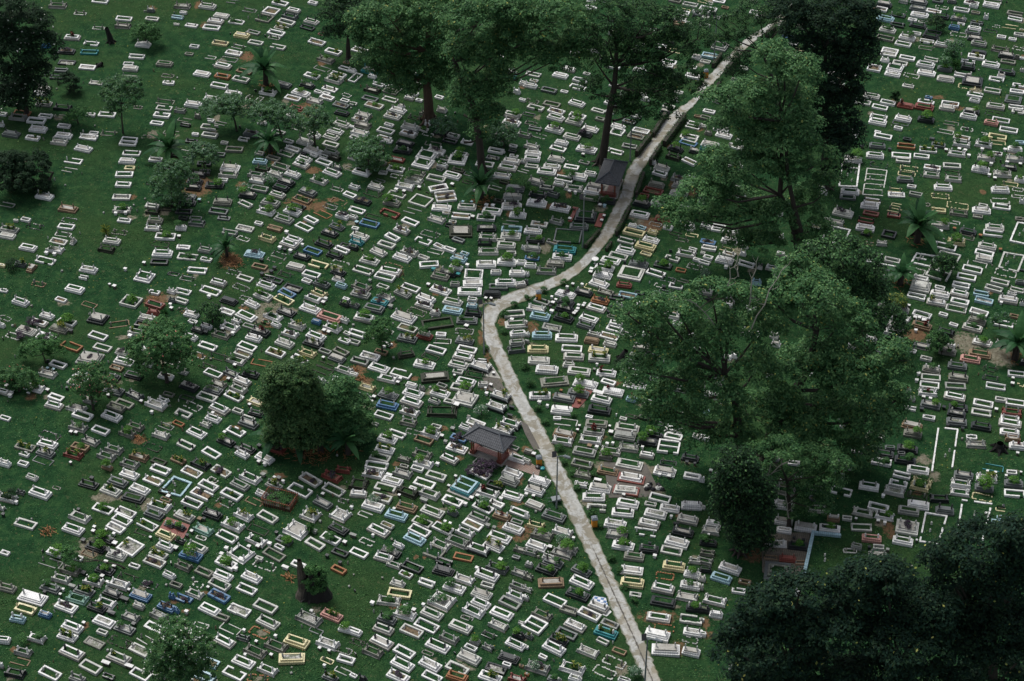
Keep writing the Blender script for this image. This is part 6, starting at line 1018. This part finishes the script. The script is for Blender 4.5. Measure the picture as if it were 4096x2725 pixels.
# ---------------------------------------------------------------- bins
def bin_(px,py,label,bag=False):
    X,Y=gp(px,py); e=empty('litter_bin',(X,Y,float(hz(X,Y))),math.radians(8))
    m=MB()
    for i in range(6): m.box(-.27,.27,-.27,.27,.06+i*.145,.06+i*.145+.132,'orange_paint',.004)
    m.box(-.24,.24,-.24,.24,0,.95,'orange_paint'); m.build('body',e)
    m=MB(); m.box(-.31,.31,-.31,.31,.95,1.07,'bin_lid'); m.box(-.3,.3,-.3,.3,1.07,1.24,'bin_lid',0,.6); m.lathe(0,0,[(.07,1.24),(.06,1.3)],8,'bin_lid'); m.build('lid',e)
    tag(e,label,'litter bin','orange litter bins along the path')
    if bag:
        o=MB(); o.lathe(0,0,[(.2,0),(.32,.12),(.28,.3),(.08,.38)],9,'black_plastic'); q=o.build('rubbish_bag',None,(X-.1,Y-.5,float(hz(X,Y)))); tag(q,'black rubbish bag slumped against the pavilion bin','rubbish bag')
        o=MB(); o.lathe(0,0,[(.2,0),(.28,.08),(.22,.2),(.05,.26)],9,'teal_plastic'); q=o.build('rubbish_bag',None,(X+.35,Y-.65,float(hz(X,Y)))); tag(q,'teal rubbish bag beside the black one by the path','rubbish bag')
bin_(2823,309,'orange litter bin with grey lid, topmost along the path'); bin_(2154,1194,'orange litter bin with grey lid just above the path bend')
bin_(2156,1860,'orange litter bin with grey lid right of the lower pavilion',True); bin_(2377,2103,'orange litter bin with grey lid, lowest, right of the path')
# ---------------------------------------------------------------- lamp posts
def lamp(px,py,label,hd=(.9,-.3)):
    X,Y=gp(px,py); e=empty('street_lamp',(X,Y,float(hz(X,Y))))
    m=MB(); m.lathe(0,0,[(.13,0),(.11,.3),(.09,1.2),(.06,7.0)],8,'steel'); m.build('pole',e)
    m=MB(); m.tube([(0,0,6.9),(hd[0]*.3,hd[1]*.3,7.15),(hd[0]*.6,hd[1]*.6,7.2)],[.045,.045,.045],6,'steel'); m.build('arm',e)
    m=MB(); x,y=hd[0]*.6,hd[1]*.6; m.tube([(x,y,7.2),(x+hd[0]*.2,y+hd[1]*.2,7.24),(x+hd[0]*.75,y+hd[1]*.75,7.16),(x+hd[0]*.9,y+hd[1]*.9,7.1)],[.07,.17,.15,.03],8,'steel'); m.build('lamp_head',e)
    m=MB(); m.add([(-.55,.1,7.55),(-.1,.25,7.55),(-.1,-.25,7.15),(-.55,-.35,7.15),(-.55,.13,7.51),(-.1,.28,7.51),(-.1,-.22,7.11),(-.55,-.32,7.11)],[(0,1,2,3),(7,6,5,4),(0,3,7,4),(1,5,6,2),(3,2,6,7),(0,4,5,1)],'black_plastic'); m.tube([(0,0,7.0),(-.3,0,7.3)],[.03,.03],5,'steel'); m.build('solar_panel',e)
    tag(e,label,'street lamp','lamp posts along the path')
lamp(1936,1416,'lamp post on the left side of the path below its sharp bend'); lamp(2226,2032,'tall lamp post left of the path, right of the lower pavilion')
lamp(2331,986,'lamp post beside the low hedge, below the upper pavilion',(.1,.5)); lamp(2520,645,'lamp post between the path hedge and the curved trunk tree'); lamp(2855,247,'lamp post at the top beside the hedge corner')
lamp(2577,2768,'lamp post at the bottom edge rising in front of the path')
# ---------------------------------------------------------------- hedges
def hedge(p0,p1,w,h,label):
    a,b=gp(*p0),gp(*p1); L=math.dist(a,b); cx,cy=(a[0]+b[0])/2,(a[1]+b[1])/2; an=math.atan2(b[1]-a[1],b[0]-a[0])
    e=empty('hedge',(cx,cy,float(hz(cx,cy))),an); n=int(L*(w+2*h)*75); P=np.zeros((n,3)); N=np.zeros((n,3)); u=NR.uniform(size=n)
    P[:,0]=NR.uniform(-L/2,L/2,n); top=u<w/(w+2*h); s=np.where(NR.uniform(size=n)<.5,-1,1)
    P[:,1]=np.where(top,NR.uniform(-w/2,w/2,n),s*w/2); P[:,2]=np.where(top,h,NR.uniform(0,h,n)); N[:,1]=np.where(top,0,s); N[:,2]=np.where(top,1,.35)
    P+=NR.normal(size=P.shape)*.05; P[:,2]+=.09*np.sin(P[:,0]*2.1)*(P[:,2]/h); N+=NR.normal(size=N.shape)*.5; N/=np.linalg.norm(N,axis=1,keepdims=True)
    leafmesh('foliage',P,N,NR.uniform(.09,.19,n),['hedge_leaf'],None,e)
    m=MB(); m.box(-L/2+.05,L/2-.05,-w/2+.07,w/2-.07,-.15,h-.08,'bark'); m.build('branches',e); tag(e,label,'hedge','clipped hedges lining the path')
for h in [((2610,552),(2660,470),.55,.95,'clipped hedge left of the upper path, nearest the lamp post'),((2545,630),(2600,558),.55,.95,'clipped hedge left of the path, just above the upper pavilion'),((2655,590),(2740,475),.6,1.0,'long clipped hedge on the right of the path above the pavilion'),((2600,665),(2642,600),.5,.9,'hedge right of the path opposite the upper lamp post'),((2850,272),(2885,226),.5,.8,'short hedge left of the topmost path lamp'),((2905,295),(2955,240),.6,1.1,'dark box hedge right of the path near the topmost bin'),((2850,385),(2880,345),.5,.9,'hedge segment below the dark box hedge at right of path'),((2545,790),(2575,705),.5,.8,'hedge right of the path beside the upper pavilion'),((2465,945),(2520,840),.45,.7,'low leafy hedge right of the path below the upper pavilion'),((2340,992),(2398,928),.45,.6,'low hedge left of the path beside the middle lamp post'),((2425,1005),(2445,975),.45,.6,'small hedge right of the path below the leafy one'),((3065,150),(3100,118),.6,.9,'hedge clump right of the path near the top')]: hedge(*h)
BL=[(2018,1262),(2014,1332),(2057,1223),(2112,1192),(2176,1165),(2254,1136),(2153,1642),(2182,1697),(2101,1477),(2120,1545),(2239,1800),(2257,1854),(2286,1900),(2378,1905),(2308,1958),(2364,2058),(2402,2110),(2447,2242),(2475,2290),(2498,2355),(2535,2410),(1945,1400),(2295,1668)]
for i,(px,py) in enumerate(BL):
    X,Y=gp(px,py); e=empty('path_bush',(X,Y,float(hz(X,Y)))); r=R.uniform(.3,.48)
    foliage('foliage',[(0,0,r*.8,r,r*.9,r*.85)],.2,1.3,34,.11,['shrub_leaf','hedge_leaf'],e,(.5,)); m=MB(); m.tube([(0,0,-.1),(0,0,r)],[.05,.03],5,'bark'); m.build('stem',e)
    tag(e,mklabel('clipped green bush by the path',X,Y),'bush','small bushes planted along the path')
# ---------------------------------------------------------------- loose things
def thing1(name,build,px,py,label,cat,rz=0):
    X,Y=gp(px,py); m=MB(); build(m); o=m.build(name,None,(X,Y,float(hz(X,Y)))); o.rotation_euler=(0,0,rz); tag(o,label,cat)
def barrow():
    X,Y=gp(2223,2008); e=empty('wheelbarrow',(X,Y,float(hz(X,Y))),.3)
    m=MB(); m.box(-.4,.4,-.28,.28,.3,.55,'steel',0,1.15); m.build('tray',e)
    m=MB(); m.tube([(.45,-.04,.18),(.45,.04,.18)],[.18,.18],12,'black_plastic'); m.build('wheel',e)
    for s in(-1,1):
        m=MB(); m.tube([(.45,s*.1,.18),(0,s*.2,.3),(-.9,s*.28,.55)],[.02,.02,.02],5,'steel'); m.build('handle',e)
    tag(e,'grey wheelbarrow parked at the foot of the lamp post by the path','wheelbarrow')
barrow()
def tarp(m):
    for i in range(9): x,y=R.uniform(-.5,.5),R.uniform(-.3,.3); m.lathe(x,y,[(.3,0),(.34,.25),(.18,.5),(.03,.6)],7,'tarp_blue',.7)
thing1('tarpaulin',tarp,185,190,'crumpled blue tarpaulin under the top left frangipani','tarpaulin')
def table(m):
    m.lathe(0,0,[(.16,0),(.07,.1),(.06,.66)],7,'old_white'); m.lathe(0,0,[(.42,.66),(.42,.74)],12,'white_paint')
thing1('round_table',table,2380,1052,'small white round stone table at the inner edge of the path','table')
def rub(m):
    for i in range(14): x,y=R.uniform(-.9,.9),R.uniform(-.6,.6); m.lathe(x,y,[(.22,0),(.3,.2),(.12,.4)],6,'black_plastic' if i%3 else 'old_white',.7)
thing1('rubbish_heap',rub,2615,1945,'heap of black rubbish beside the two red apron tombs','rubbish heap')
# marker stones
cells={}
for g in G: cells.setdefault((int(g['x']//3),int(g['y']//3)),[]).append(g)
def free(x,y,r):
    for i in(-1,0,1):
        for j in(-1,0,1):
            for g in cells.get((int(x//3)+i,int(y//3)+j),[]):
                dx,dy=x-g['x'],y-g['y']; c,s=math.cos(-g['a']),math.sin(-g['a']); u,v=dx*c-dy*s,dx*s+dy*c
                if abs(u)<g['L']/2+r and abs(v)<g['W']/2+r: return False
    return dpath(x,y)>1.3
MBS=[]
for v in range(7):
    m=MB(); k=R.choice([0,1,2,3]); mt=['grey_stone','weathered_stone','old_white','black_granite','weathered_stone','grey_stone','brown_stone'][v]
    if k==3: m.box(-.14,.14,-.05,.05,-.1,.36,mt,.025)
    elif k==2: m.box(-.1,.1,-.1,.1,-.1,.22,mt,.03)
    else: m.lathe(0,0,[(.07,-.1),(.09,.1),(.085,.3),(.03,.4)],6,mt,.6)
    MBS.append([m.build('marker_stone'),mt,True])
MCN={'grey_stone':'grey','weathered_stone':'weathered','old_white':'pale','black_granite':'black','brown_stone':'brown'}
cnt=0; tr=0
while cnt<285 and tr<20000:
    tr+=1; g=R.choice(G); 
    if g['form']=='x': continue
    s=R.choice([-1,1]); d=g['L']/2+R.uniform(.3,.9); x=g['x']+s*math.cos(g['a'])*d+R.uniform(-.2,.2); y=g['y']+s*math.sin(g['a'])*d+R.uniform(-.4,.4)
    if cnt>150:
        px=R.uniform(0,1900); py=R.uniform(0,2700); x,y=gp(px,py)
    if not free(x,y,.18): continue
    src=R.choice(MBS); o=src[0]
    if not src[2]: o=o.copy(); COL.objects.link(o)
    src[2]=False; s=R.uniform(.7,1.2); o.location=(x,y,float(hz(x,y))); o.scale=(s,s,s); o.rotation_euler=(R.uniform(-.2,.2),R.uniform(-.2,.2),R.uniform(0,3.1))
    tag(o,mklabel(f"small {MCN[src[1]]} marker stone in grass",x,y),'marker stone','small marker stones in the grass'); cells.setdefault((int(x//3),int(y//3)),[]).append(dict(x=x,y=y,a=0,L=.2,W=.2)); cnt+=1
# ground weeds: uncountable tufts
n=42000; px=NR.uniform(-50,4146,n); py=NR.uniform(-40,2760,n)
v=(py-H0/2)/FPX; dz=-SP-v*CP; t=CAMH/-dz; X=(px-W0/2)/FPX*t; Y=(CP-v*SP)*t
dn=np.sin(X*.5+1)*np.cos(Y*.43)+np.sin(X*.17-Y*.21); kk=(dn+NR.normal(size=n)*.7)>.3
X,Y=X[kk],Y[kk]; ok=np.array([free(a,b,0) for a,b in zip(X,Y)]); X,Y=X[ok],Y[ok]
k=5; P=np.stack([np.repeat(X,k),np.repeat(Y,k),np.zeros(len(X)*k)],1); P[:,:2]+=NR.normal(size=(len(P),2))*.13; P[:,2]=hz(P[:,0],P[:,1])+NR.uniform(.02,.09,len(P))
N=NR.normal(size=P.shape)*.5+np.array([0,0,.8]); N/=np.linalg.norm(N,axis=1,keepdims=True)
o=leafmesh('ground_weeds',P,N,NR.uniform(.08,.2,len(P)),['shrub_leaf','pale_tree_leaf','yellow_leaf'],NR.choice(3,len(P),p=[.72,.272,.008])); tag(o,'low weeds and leaves scattered through the grass','weeds',None,'stuff')
# ---------------------------------------------------------------- light and camera
w=bpy.data.worlds.new('World'); scene.world=w; w.use_nodes=True; t=w.node_tree; bg=t.nodes['Background']
sk=t.nodes.new('ShaderNodeTexSky'); sk.sky_type='NISHITA'; sk.sun_disc=False; EL,AZ=math.radians(62),math.radians(-35)
sk.sun_elevation=EL; sk.sun_rotation=AZ; sk.air_density=1.0; sk.dust_density=4.0; sk.ozone_density=1.0
hs=t.nodes.new('ShaderNodeHueSaturation'); hs.inputs['Saturation'].default_value=.5; t.links.new(sk.outputs[0],hs.inputs['Color']); t.links.new(hs.outputs[0],bg.inputs[0]); bg.inputs[1].default_value=.09
sl=bpy.data.lights.new('sun','SUN'); sl.energy=1.6; sl.angle=math.radians(22); sl.color=(1,.98,.94); so=bpy.data.objects.new('sun',sl); COL.objects.link(so)
d=Vector((math.sin(AZ)*math.cos(EL),math.cos(AZ)*math.cos(EL),math.sin(EL))); so.rotation_euler=d.to_track_quat('Z','Y').to_euler()
cd=bpy.data.cameras.new('camera'); cd.lens=FPX/W0*36; cd.sensor_width=36; cd.clip_end=5000; cd.clip_start=1
co=bpy.data.objects.new('camera',cd); COL.objects.link(co); co.location=(0,0,CAMH); co.rotation_euler=(math.pi/2-PITCH,0,0); scene.camera=co
vs=scene.view_settings; vs.view_transform='Standard'; vs.look='None'; vs.exposure=EXPO; vs.gamma=1
